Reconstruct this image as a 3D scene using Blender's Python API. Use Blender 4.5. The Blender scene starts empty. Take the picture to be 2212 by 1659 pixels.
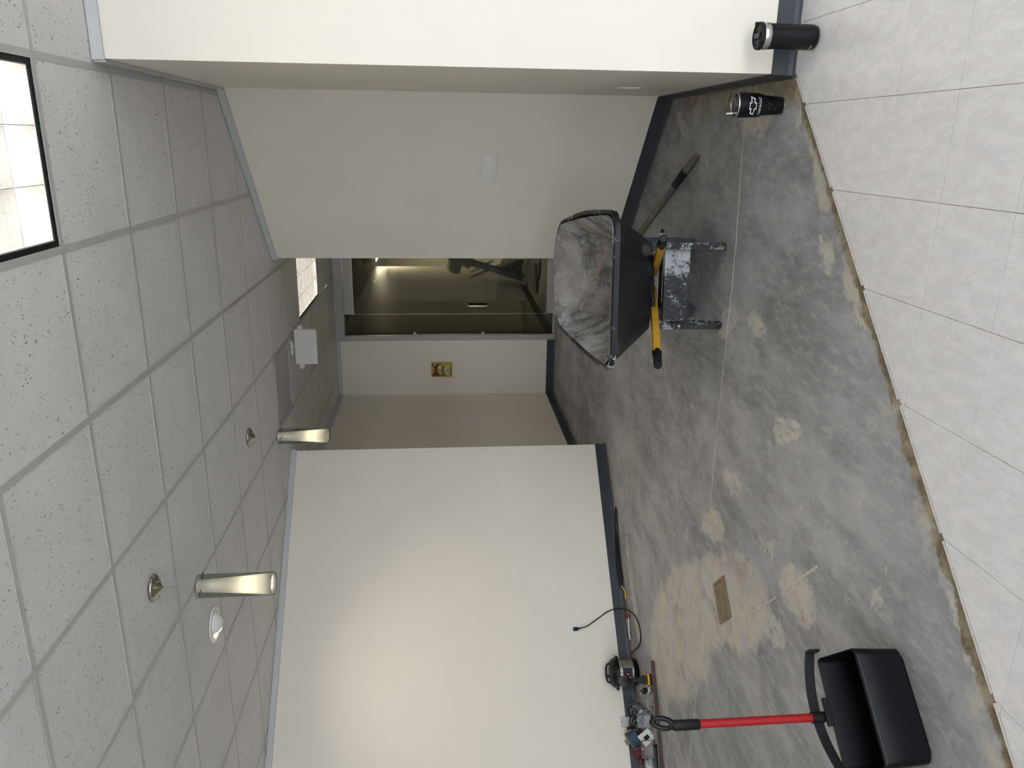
import bpy, bmesh, math, random
from mathutils import Vector, Matrix, Euler, noise as mnoise
random.seed(7)
S2 = 2 ** -.5
scene = bpy.context.scene
col = scene.collection

# ------------------------------------------------------------------ camera
YAW, PITCH, ROLL, FPX, CAMH = math.radians(17.4067), math.radians(-5.2050), math.radians(-0.8046), 1681.87, 1.426
fw = Vector((-math.sin(YAW) * math.cos(PITCH), math.cos(YAW) * math.cos(PITCH), math.sin(PITCH)))
r0 = Vector((math.cos(YAW), math.sin(YAW), 0)); u0 = r0.cross(fw)
rr = r0 * math.cos(ROLL) + u0 * math.sin(ROLL); uu = -r0 * math.sin(ROLL) + u0 * math.cos(ROLL)
cam_d = bpy.data.cameras.new('camera'); cam = bpy.data.objects.new('camera', cam_d); col.objects.link(cam)
# the photograph was taken with the phone on its side: image right = down, image up = right
cam.matrix_world = Matrix((( -uu.x, rr.x, -fw.x, 0), (-uu.y, rr.y, -fw.y, 0), (-uu.z, rr.z, -fw.z, CAMH), (0, 0, 0, 1)))
cam_d.sensor_fit = 'HORIZONTAL'; cam_d.sensor_width = 36; cam_d.lens = FPX / 2212 * 36
cam_d.clip_start = .05; cam_d.clip_end = 100
scene.camera = cam

# ------------------------------------------------------------------ world, light, exposure
world = bpy.data.worlds.new('overcast_sky'); scene.world = world; world.use_nodes = True
bg = world.node_tree.nodes['Background']; bg.inputs[0].default_value = (.83, .895, 1, 1); bg.inputs[1].default_value = 6.4
scene.view_settings.view_transform = 'Standard'; scene.view_settings.look = 'None'
scene.view_settings.gamma = 1; scene.view_settings.use_curve_mapping = False
scene.view_settings.exposure = 0.90
scene.cycles.max_bounces = 10; scene.cycles.diffuse_bounces = 6; scene.cycles.transparent_max_bounces = 16
scene.cycles.sample_clamp_indirect = 6; scene.cycles.use_denoising = True
scene.cycles.caustics_reflective = False; scene.cycles.caustics_refractive = False

sun_d = bpy.data.lights.new('sun', 'SUN'); sun_d.energy = 6.0; sun_d.angle = math.radians(.6); sun_d.color = (1, .98, .95)
sun = bpy.data.objects.new('sun', sun_d); sun.rotation_euler = Vector((.30, -.42, -.86)).to_track_quat('-Z', 'Y').to_euler(); col.objects.link(sun)   # added, from behind the building: its bounce off the pavement brightens the ceiling
def area_portal(name, loc, rot, sx, sy):
    l = bpy.data.lights.new(name, 'AREA'); l.shape = 'RECTANGLE'; l.size = sx; l.size_y = sy
    l.cycles.is_portal = True
    o = bpy.data.objects.new(name, l); o.location = loc; o.rotation_euler = rot; col.objects.link(o)
FRONT_Y = -5.5; RIGHT_X = 4.0; LEFT_X = -5.5
WIN = [(-1.8, 0.), (.2, 2.), (2.2, 3.9)]         # glazed bays of the shop front behind the camera
for i, (a, b) in enumerate(WIN):
    area_portal('window_portal', ((a + b) / 2, FRONT_Y - .13, 1.32), (math.radians(90), 0, 0), b - a, 2.3)
FILL_WIN = [(-4.8, -2.8), (-2.5, -.5)]                     # unseen glazed bays added at the right to brighten the left wall
for a, b in FILL_WIN: area_portal('window_portal', (RIGHT_X + .13, (a + b) / 2, 1.32), (math.radians(90), 0, math.radians(90)), b - a, 2.3)

# ------------------------------------------------------------------ helpers
class T:
    """little node-tree writer"""
    def __init__(s, name):
        s.m = bpy.data.materials.new(name); s.m.use_nodes = True; s.t = s.m.node_tree; s.n = s.t.nodes
        s.b = s.n['Principled BSDF']; s.out = s.n['Material Output']
        s.tc = s.n.new('ShaderNodeTexCoord'); s.co = s.tc.outputs['Object']
    def link(s, a, b): s.t.links.new(a, b)
    def put(s, sock, v):
        if hasattr(v, 'is_output'): s.link(v, sock)
        else:
            if isinstance(v, (tuple, list)) and len(v) == 3 and sock.type == 'RGBA': v = (*v, 1)
            sock.default_value = v
    def noise(s, scale, detail=4, rough=.6, vec=None, col=False, dist=0):
        k = s.n.new('ShaderNodeTexNoise'); s.put(k.inputs['Vector'], vec if vec is not None else s.co)
        k.inputs['Scale'].default_value = scale; k.inputs['Detail'].default_value = detail
        k.inputs['Roughness'].default_value = rough; k.inputs['Distortion'].default_value = dist
        return k.outputs['Color' if col else 'Fac']
    def mapping(s, loc=(0, 0, 0), rot=(0, 0, 0), sc=(1, 1, 1), vec=None, typ='POINT'):
        k = s.n.new('ShaderNodeMapping'); k.vector_type = typ; s.put(k.inputs[0], vec if vec is not None else s.co)
        k.inputs[1].default_value = loc; k.inputs[2].default_value = rot; k.inputs[3].default_value = sc
        return k.outputs[0]
    def math(s, op, a, b=0.0, c=None):
        k = s.n.new('ShaderNodeMath'); k.operation = op; s.put(k.inputs[0], a); s.put(k.inputs[1], b)
        if c is not None: s.put(k.inputs[2], c)
        return k.outputs[0]
    def vmath(s, op, a, b=(0, 0, 0)):
        k = s.n.new('ShaderNodeVectorMath'); k.operation = op; s.put(k.inputs[0], a); s.put(k.inputs[1], b)
        return k.outputs['Value' if op in ('LENGTH', 'DOT_PRODUCT') else 'Vector']
    def rng(s, v, a, b, c=0.0, d=1.0, smooth=True):
        k = s.n.new('ShaderNodeMapRange'); k.interpolation_type = 'SMOOTHSTEP' if smooth else 'LINEAR'
        s.put(k.inputs[0], v)
        for i, x in enumerate((a, b, c, d)): k.inputs[i + 1].default_value = x
        return k.outputs[0]
    def mix(s, f, a, b):
        k = s.n.new('ShaderNodeMix'); k.data_type = 'RGBA'; s.put(k.inputs[0], f); s.put(k.inputs[6], a); s.put(k.inputs[7], b)
        return k.outputs[2]
    def bump(s, h, strength=.3, dist=.01):
        k = s.n.new('ShaderNodeBump'); k.inputs['Strength'].default_value = strength; k.inputs['Distance'].default_value = dist
        s.link(h, k.inputs['Height']); s.link(k.outputs[0], s.b.inputs['Normal'])
    def set(s, base=None, rough=None, metal=None, spec=None, **kw):
        for nm, v in (('Base Color', base), ('Roughness', rough), ('Metallic', metal), ('Specular IOR Level', spec)):
            if v is not None: s.put(s.b.inputs[nm], v)
        return s

MATS = {}
def plain(name, c, rough=.5, metal=0, spec=.5, vary=.12, scale=14, grain=0, rv=.05):
    if name in MATS: return MATS[name]
    t = T(name); f = t.noise(scale, 4)
    dark = tuple(x * (1 - vary) for x in c); lite = tuple(min(1, x * (1 + vary)) for x in c)
    t.set(t.mix(t.rng(f, .3, .7), dark, lite), t.rng(t.noise(scale * 2, 3), .3, .7, max(.02, rough - rv), min(1, rough + rv)), metal, spec)
    if grain: t.bump(t.noise(grain, 3), .25, .002)
    MATS[name] = t.m; return t.m

def emis(name, c, st):
    t = T(name); t.set((.02, .02, .02), .5); t.put(t.b.inputs['Emission Color'], c); t.b.inputs['Emission Strength'].default_value = st
    MATS[name] = t.m; return t.m

def glass(name, tint=(.93, .96, .95), rough=.0, ior=1.5, gloss=1.0):
    t = T(name); tr = t.n.new('ShaderNodeBsdfTransparent'); tr.inputs[0].default_value = (*tint, 1)
    gl = t.n.new('ShaderNodeBsdfGlossy'); gl.inputs['Roughness'].default_value = rough
    lw = t.n.new('ShaderNodeLayerWeight'); lw.inputs[0].default_value = .5; f0 = ((ior - 1) / (ior + 1)) ** 2
    fr = t.math('ADD', t.math('MULTIPLY', t.math('POWER', lw.outputs['Facing'], 5), 1 - f0), f0)
    mx = t.n.new('ShaderNodeMixShader'); t.link(t.math('MULTIPLY', fr, gloss), mx.inputs[0])
    t.link(tr.outputs[0], mx.inputs[1]); t.link(gl.outputs[0], mx.inputs[2]); t.link(mx.outputs[0], t.out.inputs[0])
    MATS[name] = t.m; return t.m

class MB:
    """collects shapes, becomes ONE mesh object"""
    def __init__(s): s.v = []; s.f = []; s.sm = []
    def add(s, vs, fs, M=None, smooth=False):
        o = len(s.v)
        for p in vs:
            p = Vector(p); s.v.append(tuple(M @ p if M is not None else p))
        for f in fs: s.f.append(tuple(i + o for i in f)); s.sm.append(smooth)
        return s
    def bm(s, bm, M=None, smooth=False):
        bm.verts.ensure_lookup_table(); bm.verts.index_update()
        s.add([v.co for v in bm.verts], [[v.index for v in f.verts] for f in bm.faces], M, smooth); bm.free(); return s
    def box(s, c, size, rot=None, bev=0.0, M=None, seg=2):
        bm = bmesh.new(); bmesh.ops.create_cube(bm, size=1)
        for v in bm.verts: v.co = Vector((v.co.x * size[0], v.co.y * size[1], v.co.z * size[2]))
        if bev: bmesh.ops.bevel(bm, geom=bm.edges[:], offset=bev, segments=seg, profile=.5, affect='EDGES')
        A = Matrix.Translation(c) @ (Euler(rot).to_matrix().to_4x4() if rot else Matrix())
        return s.bm(bm, (M @ A) if M is not None else A)
    def cyl(s, a, b, r, r2=None, n=20, cap=True, M=None, smooth=True):
        a, b = Vector(a), Vector(b); d = (b - a); q = d.to_track_quat('Z', 'Y').to_matrix().to_4x4()
        r2 = r if r2 is None else r2; L = d.length; vs = []; fs = []
        for z, R in ((0, r), (L, r2)):
            for i in range(n): t = 2 * math.pi * i / n; vs.append((R * math.cos(t), R * math.sin(t), z))
        for i in range(n): j = (i + 1) % n; fs.append((i, j, n + j, n + i))
        A = Matrix.Translation(a) @ q
        if M is not None: A = M @ A
        s.add(vs, fs, A, smooth)
        if cap: s.add(vs, [tuple(range(n - 1, -1, -1)), tuple(range(n, 2 * n))], A, False)
        return s
    def lathe(s, prof, n=40, M=None, close=True, smooth=True):
        vs = []; fs = []
        for (R, z) in prof:
            for i in range(n): t = 2 * math.pi * i / n; vs.append((R * math.cos(t), R * math.sin(t), z))
        for k in range(len(prof) - 1):
            for i in range(n): j = (i + 1) % n; fs.append((k * n + i, k * n + j, (k + 1) * n + j, (k + 1) * n + i))
        s.add(vs, fs, M, smooth)
        if close:
            m = (len(prof) - 1) * n
            s.add(vs, [tuple(range(n - 1, -1, -1)), tuple(range(m, m + n))], M, False)
        return s
    def prism(s, poly, z0, z1, M=None, bev=0.0):
        n = len(poly)
        a = sum(poly[i][0] * poly[(i + 1) % n][1] - poly[(i + 1) % n][0] * poly[i][1] for i in range(n))
        if a < 0: poly = poly[::-1]
        vs = [(*p, z0) for p in poly] + [(*p, z1) for p in poly]
        fs = [tuple(range(n - 1, -1, -1)), tuple(range(n, 2 * n))] + [(i, (i + 1) % n, n + (i + 1) % n, n + i) for i in range(n)]
        if bev:
            b = bmesh.new(); V = [b.verts.new(p) for p in vs]
            for f in fs: b.faces.new([V[i] for i in f])
            bmesh.ops.bevel(b, geom=b.edges[:], offset=bev, segments=2, profile=.5, affect='EDGES'); return s.bm(b, M)
        return s.add(vs, fs, M)
    def tube(s, pts, r, n=10, M=None, closed=False, flat=None):
        P = [Vector(p) for p in pts]; rings = []; up = Vector((0, 0, 1)); m = len(P); vs = []; fs = []
        for i, p in enumerate(P):
            if closed: d = P[(i + 1) % m] - P[i - 1]
            else: d = P[min(i + 1, m - 1)] - P[max(i - 1, 0)]
            d.normalize(); x = d.cross(up)
            if x.length < 1e-3: x = d.cross(Vector((0, 1, 0)))
            x.normalize(); y = x.cross(d); up = y if abs(y.z) < .99 or True else up
            R = r[i] if isinstance(r, (list, tuple)) else r
            for k in range(n):
                t = 2 * math.pi * k / n
                vs.append(p + x * math.cos(t) * R * (flat[0] if flat else 1) + y * math.sin(t) * R * (flat[1] if flat else 1))
        for i in range(m if closed else m - 1):
            a, b = i * n, ((i + 1) % m) * n
            for k in range(n): l = (k + 1) % n; fs.append((a + k, a + l, b + l, b + k))
        s.add(vs, fs, M, True)
        if not closed: s.add(vs, [tuple(range(n - 1, -1, -1)), tuple(range((m - 1) * n, m * n))], M, False)
        return s
    def mesh(s, name):
        me = bpy.data.meshes.new(name); me.from_pydata(s.v, [], s.f)
        me.polygons.foreach_set('use_smooth', s.sm); me.validate(); me.update(); return me
    def build(s, name, mat, parent=None):
        return put(name, s.mesh(name), mat, parent)

def put(name, me, mat=None, parent=None):
    o = bpy.data.objects.new(name, me); col.objects.link(o)
    if mat is not None and not me.materials: me.materials.append(mat)
    if parent is not None: o.parent = parent
    return o
def tag(o, label, cat, group=None, kind=None):
    o['label'] = label; o['category'] = cat
    if group: o['group'] = group
    if kind: o['kind'] = kind
    return o
def thing(name, label, cat, loc=(0, 0, 0), rotz=0, group=None, rot=None):
    o = bpy.data.objects.new(name, None); col.objects.link(o); o.empty_display_size = .05
    o.location = loc; o.rotation_euler = rot if rot else (0, 0, rotz)
    return tag(o, label, cat, group)
def struct(name, mb, mat, label, cat):
    o = mb.build(name, mat); o['kind'] = 'structure'; o['label'] = label; o['category'] = cat; return o
def spline(pts, k=8):
    P = [Vector(p) for p in pts]; P = [P[0]] + P + [P[-1]]; out = []
    for i in range(1, len(P) - 2):
        for j in range(k):
            t = j / k; a, b, c, d = P[i - 1:i + 3]
            out.append(.5 * ((2 * b) + (c - a) * t + (2 * a - 5 * b + 4 * c - d) * t * t + (3 * b - a - 3 * c + d) * t ** 3))
    return out + [P[-2]]
def clip(subj, cell):
    """clip polygon by a convex counter-clockwise cell"""
    out = subj
    for i in range(len(cell)):
        a, b = cell[i], cell[(i + 1) % len(cell)]; inp, out = out, []
        side = lambda p: (b[0] - a[0]) * (p[1] - a[1]) - (b[1] - a[1]) * (p[0] - a[0])
        for k in range(len(inp)):
            p, q = inp[k - 1], inp[k]; sp, sq = side(p), side(q)
            if (sp >= 0) != (sq >= 0):
                t = sp / (sp - sq); out.append((p[0] + t * (q[0] - p[0]), p[1] + t * (q[1] - p[1])))
            if sq >= 0: out.append(q)
        if not out: return []
    res = []
    for p in out:
        if not res or math.hypot(p[0] - res[-1][0], p[1] - res[-1][1]) > 1e-4: res.append(p)
    if len(res) > 1 and math.hypot(res[0][0] - res[-1][0], res[0][1] - res[-1][1]) < 1e-4: res.pop()
    A = sum(res[i][0] * res[(i + 1) % len(res)][1] - res[(i + 1) % len(res)][0] * res[i][1] for i in range(len(res))) / 2 if len(res) > 2 else 0
    return res if abs(A) > 2e-4 else []
def to_px(p):
    d = Vector(p) - Vector((0, 0, CAMH)); z = d.dot(fw)
    if z < .1: return None
    return (1106 - FPX * d.dot(uu) / z, 829.5 - FPX * d.dot(rr) / z)
def in_view(poly, z, m=40):
    for p in poly + [(sum(q[0] for q in poly) / len(poly), sum(q[1] for q in poly) / len(poly))]:
        x = to_px((p[0], p[1], z))
        if x and -m < x[0] < 2212 + m and -m < x[1] < 1659 + m: return True
    return False

# ------------------------------------------------------------------ materials of the shell
def mat_wall(name, c):
    t = T(name); f = t.noise(2.2, 5)
    t.set(t.mix(t.rng(f, .3, .7), tuple(x * .97 for x in c), c), .48, spec=.3); t.bump(t.noise(380, 2), .06, .001)
    return t.m
M_WALL = mat_wall('wall_paint', (.80, .755, .675))
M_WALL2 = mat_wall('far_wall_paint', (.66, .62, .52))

def mat_concrete():
    t = T('scraped_concrete'); big = t.noise(1.1, 7, .62); fine = t.noise(9, 8, .7)
    stre = t.noise(5, 6, .65, t.mapping(rot=(0, 0, math.radians(-40)), sc=(1, .28, 1)))
    c = t.mix(t.rng(t.math('ADD', t.math('MULTIPLY', big, .5), t.math('MULTIPLY', stre, .5)), .34, .66), (.165, .165, .17), (.385, .385, .395))
    c = t.mix(t.rng(t.noise(26, 9, .75, t.mapping(rot=(0, 0, math.radians(-40)), sc=(1, .4, 1))), .46, .66, 0, .5), c, (.46, .455, .45))
    c = t.mix(t.rng(t.noise(.7, 3), .5, .75, 0, .4), c, (.215, .205, .185))
    # thin-set and glue smears, each where it lies on the slab
    wv = t.vmath('ADD', t.co, t.vmath('MULTIPLY', t.vmath('SUBTRACT', t.noise(7, 10, .78, col=True), (.5, .5, .5)), (.26, .26, 0)))
    E = [(-2.86, 3.97, .84, .40, 139), (-2.12, 3.2, .40, .27, 120), (-2.33, 3.5, .36, .26, 139), (-1.74, 2.64, .17, .12, 100), (-1.93, 3.6, .10, .19, 20), (-2.02, 2.85, .08, .2, 10),
         (-.85, 3.68, .15, .09, 130), (-.78, 3.33, .05, .13, 0), (-1.13, 2.91, .07, .14, 20), (-1.6, 3.41, .06, .14, 10), (-1.7, 2.96, .03, .10, 0),
         (-1.43, 2.12, .028, .05, 0), (-1.25, 1.76, .20, .03, 45), (-.52, 2.49, .10, .035, 45), (-.38, 2.77, .1, .05, 50), (.1, 4.7, .16, .05, 60), (.14, 3.6, .12, .2, 0), (-3.2, 5.1, .5, .08, 45)]
    m = None; scr = t.rng(t.noise(24, 9, .76, t.mapping(rot=(0, 0, math.radians(-40)), sc=(1, .5, 1))), .36, .50)
    for ei, (cx, cy, a, b, r) in enumerate(E):
        d = t.vmath('LENGTH', t.mapping((cx, cy, 0), (0, 0, math.radians(r)), (a, b, 1), wv, 'TEXTURE'))
        k = t.rng(d, 1.02, .80)
        if ei > 2: k = t.math('MULTIPLY', k, scr)
        m = k if m is None else t.math('MAXIMUM', m, k)
    m = t.math('MULTIPLY', m, t.rng(stre, .30, .50, .5, 1))
    tan = t.mix(t.rng(t.noise(4.5, 5), .36, .62), (.52, .495, .48), (.57, .515, .42))
    tan = t.mix(t.rng(t.noise(10, 6), .5, .68, 0, .7), tan, (.37, .34, .305))
    c = t.mix(t.math('MULTIPLY', m, t.rng(t.noise(8, 8, .75), .36, .56, .45, .82)), c, tan)
    sp = t.math('MULTIPLY', t.rng(t.noise(7.5, 9, .72), .605, .655), t.rng(t.noise(1.5, 3), .44, .6))
    c = t.mix(t.math('MULTIPLY', sp, .75), c, (.52, .49, .42))
    fk = t.math('MULTIPLY', t.rng(t.noise(34, 6, .7, t.mapping(rot=(0, 0, math.radians(-20)), sc=(1, .45, 1))), .665, .70), t.rng(t.noise(2.6, 4), .42, .6))
    c = t.mix(t.math('MULTIPLY', fk, .75), c, (.56, .53, .46))
    c = t.mix(t.rng(t.noise(13, 9, .78), .55, .70, 0, .5), c, (.12, .118, .115))
    # glue left along the cut edge of the tile, and along the walls
    sd = t.math('MULTIPLY', t.vmath('DOT_PRODUCT', t.co, (1, -1, 0)), .7071); sd = t.math('ADD', sd, 2.937 * .7071)
    nz = t.noise(6, 7, .7)
    sdw = t.math('ADD', sd, t.rng(nz, .3, .7, -.035, .035, False))
    band = t.math('MULTIPLY', t.rng(sdw, -.058, -.04), t.rng(nz, .2, .5, .6, 1))
    c = t.mix(band, c, t.mix(t.rng(t.noise(14, 6), .4, .65), (.145, .115, .075), (.33, .28, .195)))
    b2 = t.math('MULTIPLY', t.math('MULTIPLY', t.rng(sdw, -.13, -.10), t.rng(sdw, -.03, -.055)), t.rng(t.noise(3.2, 6, .7), .5, .6))
    c = t.mix(t.math('MULTIPLY', b2, .85), c, (.47, .44, .37))
    xr = t.n.new('ShaderNodeSeparateXYZ'); t.link(t.co, xr.inputs[0])
    wr = t.math('MULTIPLY', t.rng(t.math('ADD', xr.outputs[0], t.rng(nz, .3, .7, -.09, .09, False)), .14, .2), t.rng(xr.outputs[1], 4.9, 4.5))
    wl = t.rng(t.math('ADD', t.math('MULTIPLY', t.vmath('DOT_PRODUCT', t.co, (1, -1, 0)), .7071), t.rng(nz, .3, .7, -.05, .05, False)), -6.10, -6.14); wl = t.math('MULTIPLY', wl, t.rng(xr.outputs[1], 6.3, 6.1))
    c = t.mix(t.math('MULTIPLY', t.math('MAXIMUM', wr, wl), .8), c, t.mix(t.rng(t.noise(12, 6), .4, .62), (.165, .12, .065), (.40, .345, .235)))
    t.set(c, t.rng(t.noise(6, 6), .3, .7, .42, .72), spec=.35)
    t.bump(t.math('ADD', t.math('MULTIPLY', fine, .5), t.math('MULTIPLY', m, .5)), .22, .004)
    return t.m
M_CONC = mat_concrete()

def mat_vct():
    t = T('vinyl_tile'); a = t.noise(26, 5, .65, t.mapping(rot=(0, 0, .5), sc=(1, .45, 1))); b = t.noise(7, 4)
    c = t.mix(t.rng(a, .4, .66), (.665, .655, .665), (.735, .725, .735))
    c = t.mix(t.rng(t.noise(48, 3, .6, t.mapping(rot=(0, 0, .5), sc=(1, .35, 1))), .63, .72, 0, .5), c, (.76, .755, .74))
    c = t.mix(t.rng(b, .5, .75, 0, .10), c, (.55, .545, .535))
    c = t.mix(t.rng(t.noise(110, 4, .7, t.mapping(rot=(0, 0, .5), sc=(1, .4, 1))), .54, .70, 0, .55), c, (.80, .79, .79)); c = t.mix(t.rng(t.noise(70, 4, .7, t.mapping(rot=(0, 0, .5), sc=(1, .4, 1))), .56, .72, 0, .4), c, (.56, .55, .55))
    t.set(c, t.rng(b, .3, .7, .16, .27), spec=.5); t.bump(t.noise(60, 3), .04, .001); return t.m
M_VCT = mat_vct()

def mat_ctile():
    t = T('fissured_ceiling_tile')
    v = t.n.new('ShaderNodeTexVoronoi'); v.inputs['Scale'].default_value = 120; v.feature = 'F1'
    t.link(t.vmath('ADD', t.mapping(rot=(0, 0, .6), sc=(1, .5, 1)), t.vmath('MULTIPLY', t.noise(40, 3, col=True), (.025, .025, 0))), v.inputs['Vector'])
    dens = t.rng(t.noise(30, 4, .7), .47, .6)
    hole = t.math('MULTIPLY', t.rng(v.outputs['Distance'], .30, .19), dens)
    c = t.mix(t.rng(t.noise(3, 4), .35, .65), (.70, .69, .675), (.74, .73, .715))
    t.set(t.mix(t.math('MULTIPLY', hole, .9), c, (.17, .16, .15)), .92, spec=.1)
    t.bump(t.math('SUBTRACT', t.noise(140, 3), hole), .25, .003); return t.m
M_CT = mat_ctile()
M_TEE = plain('grid_tee_paint', (.49, .48, .465), .5, vary=.03)
M_ANGLE = plain('wall_angle_paint', (.52, .53, .54), .5, vary=.03)
M_BASE = plain('vinyl_cove_base', (.034, .040, .052), .42, vary=.12, scale=5)
M_WHITE = plain('white_plastic', (.78, .78, .75), .38, vary=.03)
M_ALU = plain('door_aluminium', (.42, .41, .39), .38, .35, vary=.04)
M_BLACK = plain('black_plastic', (.0042, .0044, .0052), .34, spec=.28, vary=.2, rv=.015)
M_BLACKM = plain('matte_black', (.008, .008, .009), .55, spec=.25, vary=.2, rv=.02)
M_STEEL = plain('brushed_steel', (.56, .54, .51), .3, 1, vary=.06)
M_GALV = plain('galvanised_steel', (.34, .37, .40), .42, .75, vary=.25, scale=60)
M_NICKEL = plain('brushed_nickel', (.46, .42, .36), .28, 1, vary=.06)
M_GLASS = glass('tinted_door_glass', (.33, .325, .295), gloss=1.0)
M_WINGL = glass('window_glass', (.95, .96, .955))

# ------------------------------------------------------------------ the shell
C0, C1, C2 = (.27, 3.23), (.27, 4.91), (-.872, 6.052)
B0, B1 = (-2.52, 6.24), (LEFT_X, 6.24 + 2.52 + LEFT_X)          # angled wall on the left
RET = (-3.07, 6.79); BACKY = 9.40; BX = -3.07
CZ = 2.69
C2p = (C2[0] + .12 * S2, C2[1] + .12 * S2); C3 = (.9, C2[1] + .9 - C2[0])
ROOM = [C0, C1, C2, C3, (.9, BACKY), (BX, BACKY), RET, B0, B1, (LEFT_X, FRONT_Y), (RIGHT_X, FRONT_Y), (RIGHT_X, 3.23)]
WT = 2.80
def wall(name, poly, label, mat=None, z1=WT, z0=-.05):
    return struct(name, MB().prism(poly, z0, z1), mat or M_WALL, label, 'wall')
wall('wall_right', [C0, (RIGHT_X, 3.23), (RIGHT_X, 3.35), (.39, 3.35)], 'bright white wall face at right beside the tile floor')
wall('wall_right_side', [C0, (.39, 3.35), (.39, C1[1] + .0497), C1], 'narrow shaded wall return running back from the white corner')
wall('wall_right_angled', [C1, (.39, C1[1] + .0497), C2p, C2], 'angled off-white wall with the switch plate')
wall('wall_hall_right', [C2p, C3, (C3[0] + .12, C3[1] - .04), (C2p[0] + .12 * S2 + .04, C2p[1] - .12 * S2 + .04)], 'hidden hall wall behind the angled switch wall')
wall('wall_hall_end', [C3, (.9, BACKY), (1.02, BACKY), (1.02, C3[1] - .04)], 'hall end wall beyond the angled wall')
wall('wall_left', [B0, B1, (LEFT_X, B1[1] + .17), (B0[0] - .12 * S2, B0[1] + .12 * S2)], 'long angled cream wall on the left with the outlet')
wall('wall_left_return', [(B0[0] - .12 * S2, B0[1] + .12 * S2), RET, (BX - .17, RET[1]), (B0[0] - .24 * S2, B0[1])], 'short return at the end of the left wall')
wall('wall_back_left', [RET, (BX, BACKY), (BX - .12, BACKY), (BX - .12, RET[1])], 'shaded hall wall left of the yellow box')
JL, JR = -2.37, -1.04
wall('wall_back', [(BX, BACKY), (JL, BACKY), (JL, BACKY + .12), (BX, BACKY + .12)], 'back wall holding the yellow box')
wall('wall_back_right', [(JR, BACKY), (1.02, BACKY), (1.02, BACKY + .12), (JR, BACKY + .12)], 'back wall right of the glass door')
wall('wall_side_left', [B1, (LEFT_X, FRONT_Y), (LEFT_X - .12, FRONT_Y), (LEFT_X - .12, B1[1] + .12)], 'side wall out at the left')
mb = MB(); ys = [FRONT_Y] + [v for w in FILL_WIN for v in w] + [3.35]
for i in range(0, len(ys), 2): mb.box((RIGHT_X + .06, (ys[i] + ys[i + 1]) / 2, 1.375), (.12, ys[i + 1] - ys[i], 2.85))
for a, b in FILL_WIN:
    mb.box((RIGHT_X + .06, (a + b) / 2, .06), (.12, b - a, .22)); mb.box((RIGHT_X + .06, (a + b) / 2, 2.635), (.12, b - a, .33))
struct('wall_side_right', mb, M_WALL, 'side wall out of view at the right with added window bays', 'wall')
for i, (a, b) in enumerate(FILL_WIN):  # side windows added for the daylight they throw on the left wall
    f = MB()
    for y in (a + .02, b - .02): f.box((RIGHT_X + .06, y, 1.32), (.06, .04, 2.3))
    for z in (.19, 2.45): f.box((RIGHT_X + .06, (a + b) / 2, z), (.06, b - a - .08, .04))
    o = struct('window_%d' % (i + 4), f, M_ALU, 'unseen side window added at the right to brighten the left wall', 'window')
    MB().box((RIGHT_X + .06, (a + b) / 2, 1.32), (.006, b - a - .08, 2.22)).build('pane', M_WINGL, o)
# shop front behind the camera
mb = MB()
xs = [LEFT_X - .12] + [v for w in WIN for v in w] + [RIGHT_X + .12]
for i in range(0, len(xs), 2): mb.box(((xs[i] + xs[i + 1]) / 2, FRONT_Y - .06, 1.375), (xs[i + 1] - xs[i], .12, 2.85))
for a, b in WIN:
    mb.box(((a + b) / 2, FRONT_Y - .06, .06), (b - a, .12, .22)); mb.box(((a + b) / 2, FRONT_Y - .06, 2.635), (b - a, .12, .33))
struct('wall_front', mb, M_WALL, 'shop front wall behind the viewer', 'wall')
for i, (a, b) in enumerate(WIN):
    f = MB()
    for x in (a + .02, b - .02): f.box((x, FRONT_Y - .06, 1.32), (.04, .06, 2.3))
    for z in (.19, 2.45): f.box(((a + b) / 2, FRONT_Y - .06, z), (b - a - .08, .06, .04))
    o = struct('window_%d' % (i + 1), f, M_ALU, 'aluminium framed shop window bay behind the viewer', 'window')
    MB().box(((a + b) / 2, FRONT_Y - .06, 1.32), (b - a - .08, .006, 2.22)).build('pane', M_WINGL, o)
struct('ground', MB().box((0, FRONT_Y - 10.2, -.12), (44, 20, .1)).box((13.2, 3 + FRONT_Y / 2, -.12), (18, 10 - FRONT_Y, .1)), plain('pavement', (.50, .49, .475), .85), 'pavement outside the shop front', 'pavement')

# floor slab and its pieces
fl = struct('floor', MB().prism([(LEFT_X - .12, FRONT_Y - .12), (RIGHT_X + .12, FRONT_Y - .12), (RIGHT_X + .12, 18.2), (LEFT_X - .12, 18.2)], -.1, 0), M_CONC,
            'scraped grey concrete floor with glue smears', 'floor')
SEAM = -2.937                                                     # x - y along the cut edge of the tile
VCT = [(.27, .27 - SEAM - .003), (.272, 3.226), (RIGHT_X, 3.226), (RIGHT_X, FRONT_Y), (LEFT_X, FRONT_Y), (LEFT_X, LEFT_X - SEAM)]
rest = MB(); G = .3048; VT = .0035; ntile = 0
for i in range(-30, 16):
    for j in range(-28, 5):
        x0, y0 = .1522 + i * G, 2.4535 + j * G; g = .0008
        cell = [(x0 + g, y0 + g), (x0 + G - g, y0 + g), (x0 + G - g, y0 + G - g), (x0 + g, y0 + G - g)]
        p = clip(VCT, cell)
        if not p: continue
        jit = random.uniform(-.0003, .0003)
        if in_view(p, 0): MB().prism(p, .0002, VT + jit).build('floor_tile', M_VCT, fl); ntile += 1
        else: rest.prism(p, .0002, VT)
o = rest.build('floor_tile_field', M_VCT, fl); o['kind'] = 'stuff'
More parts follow.
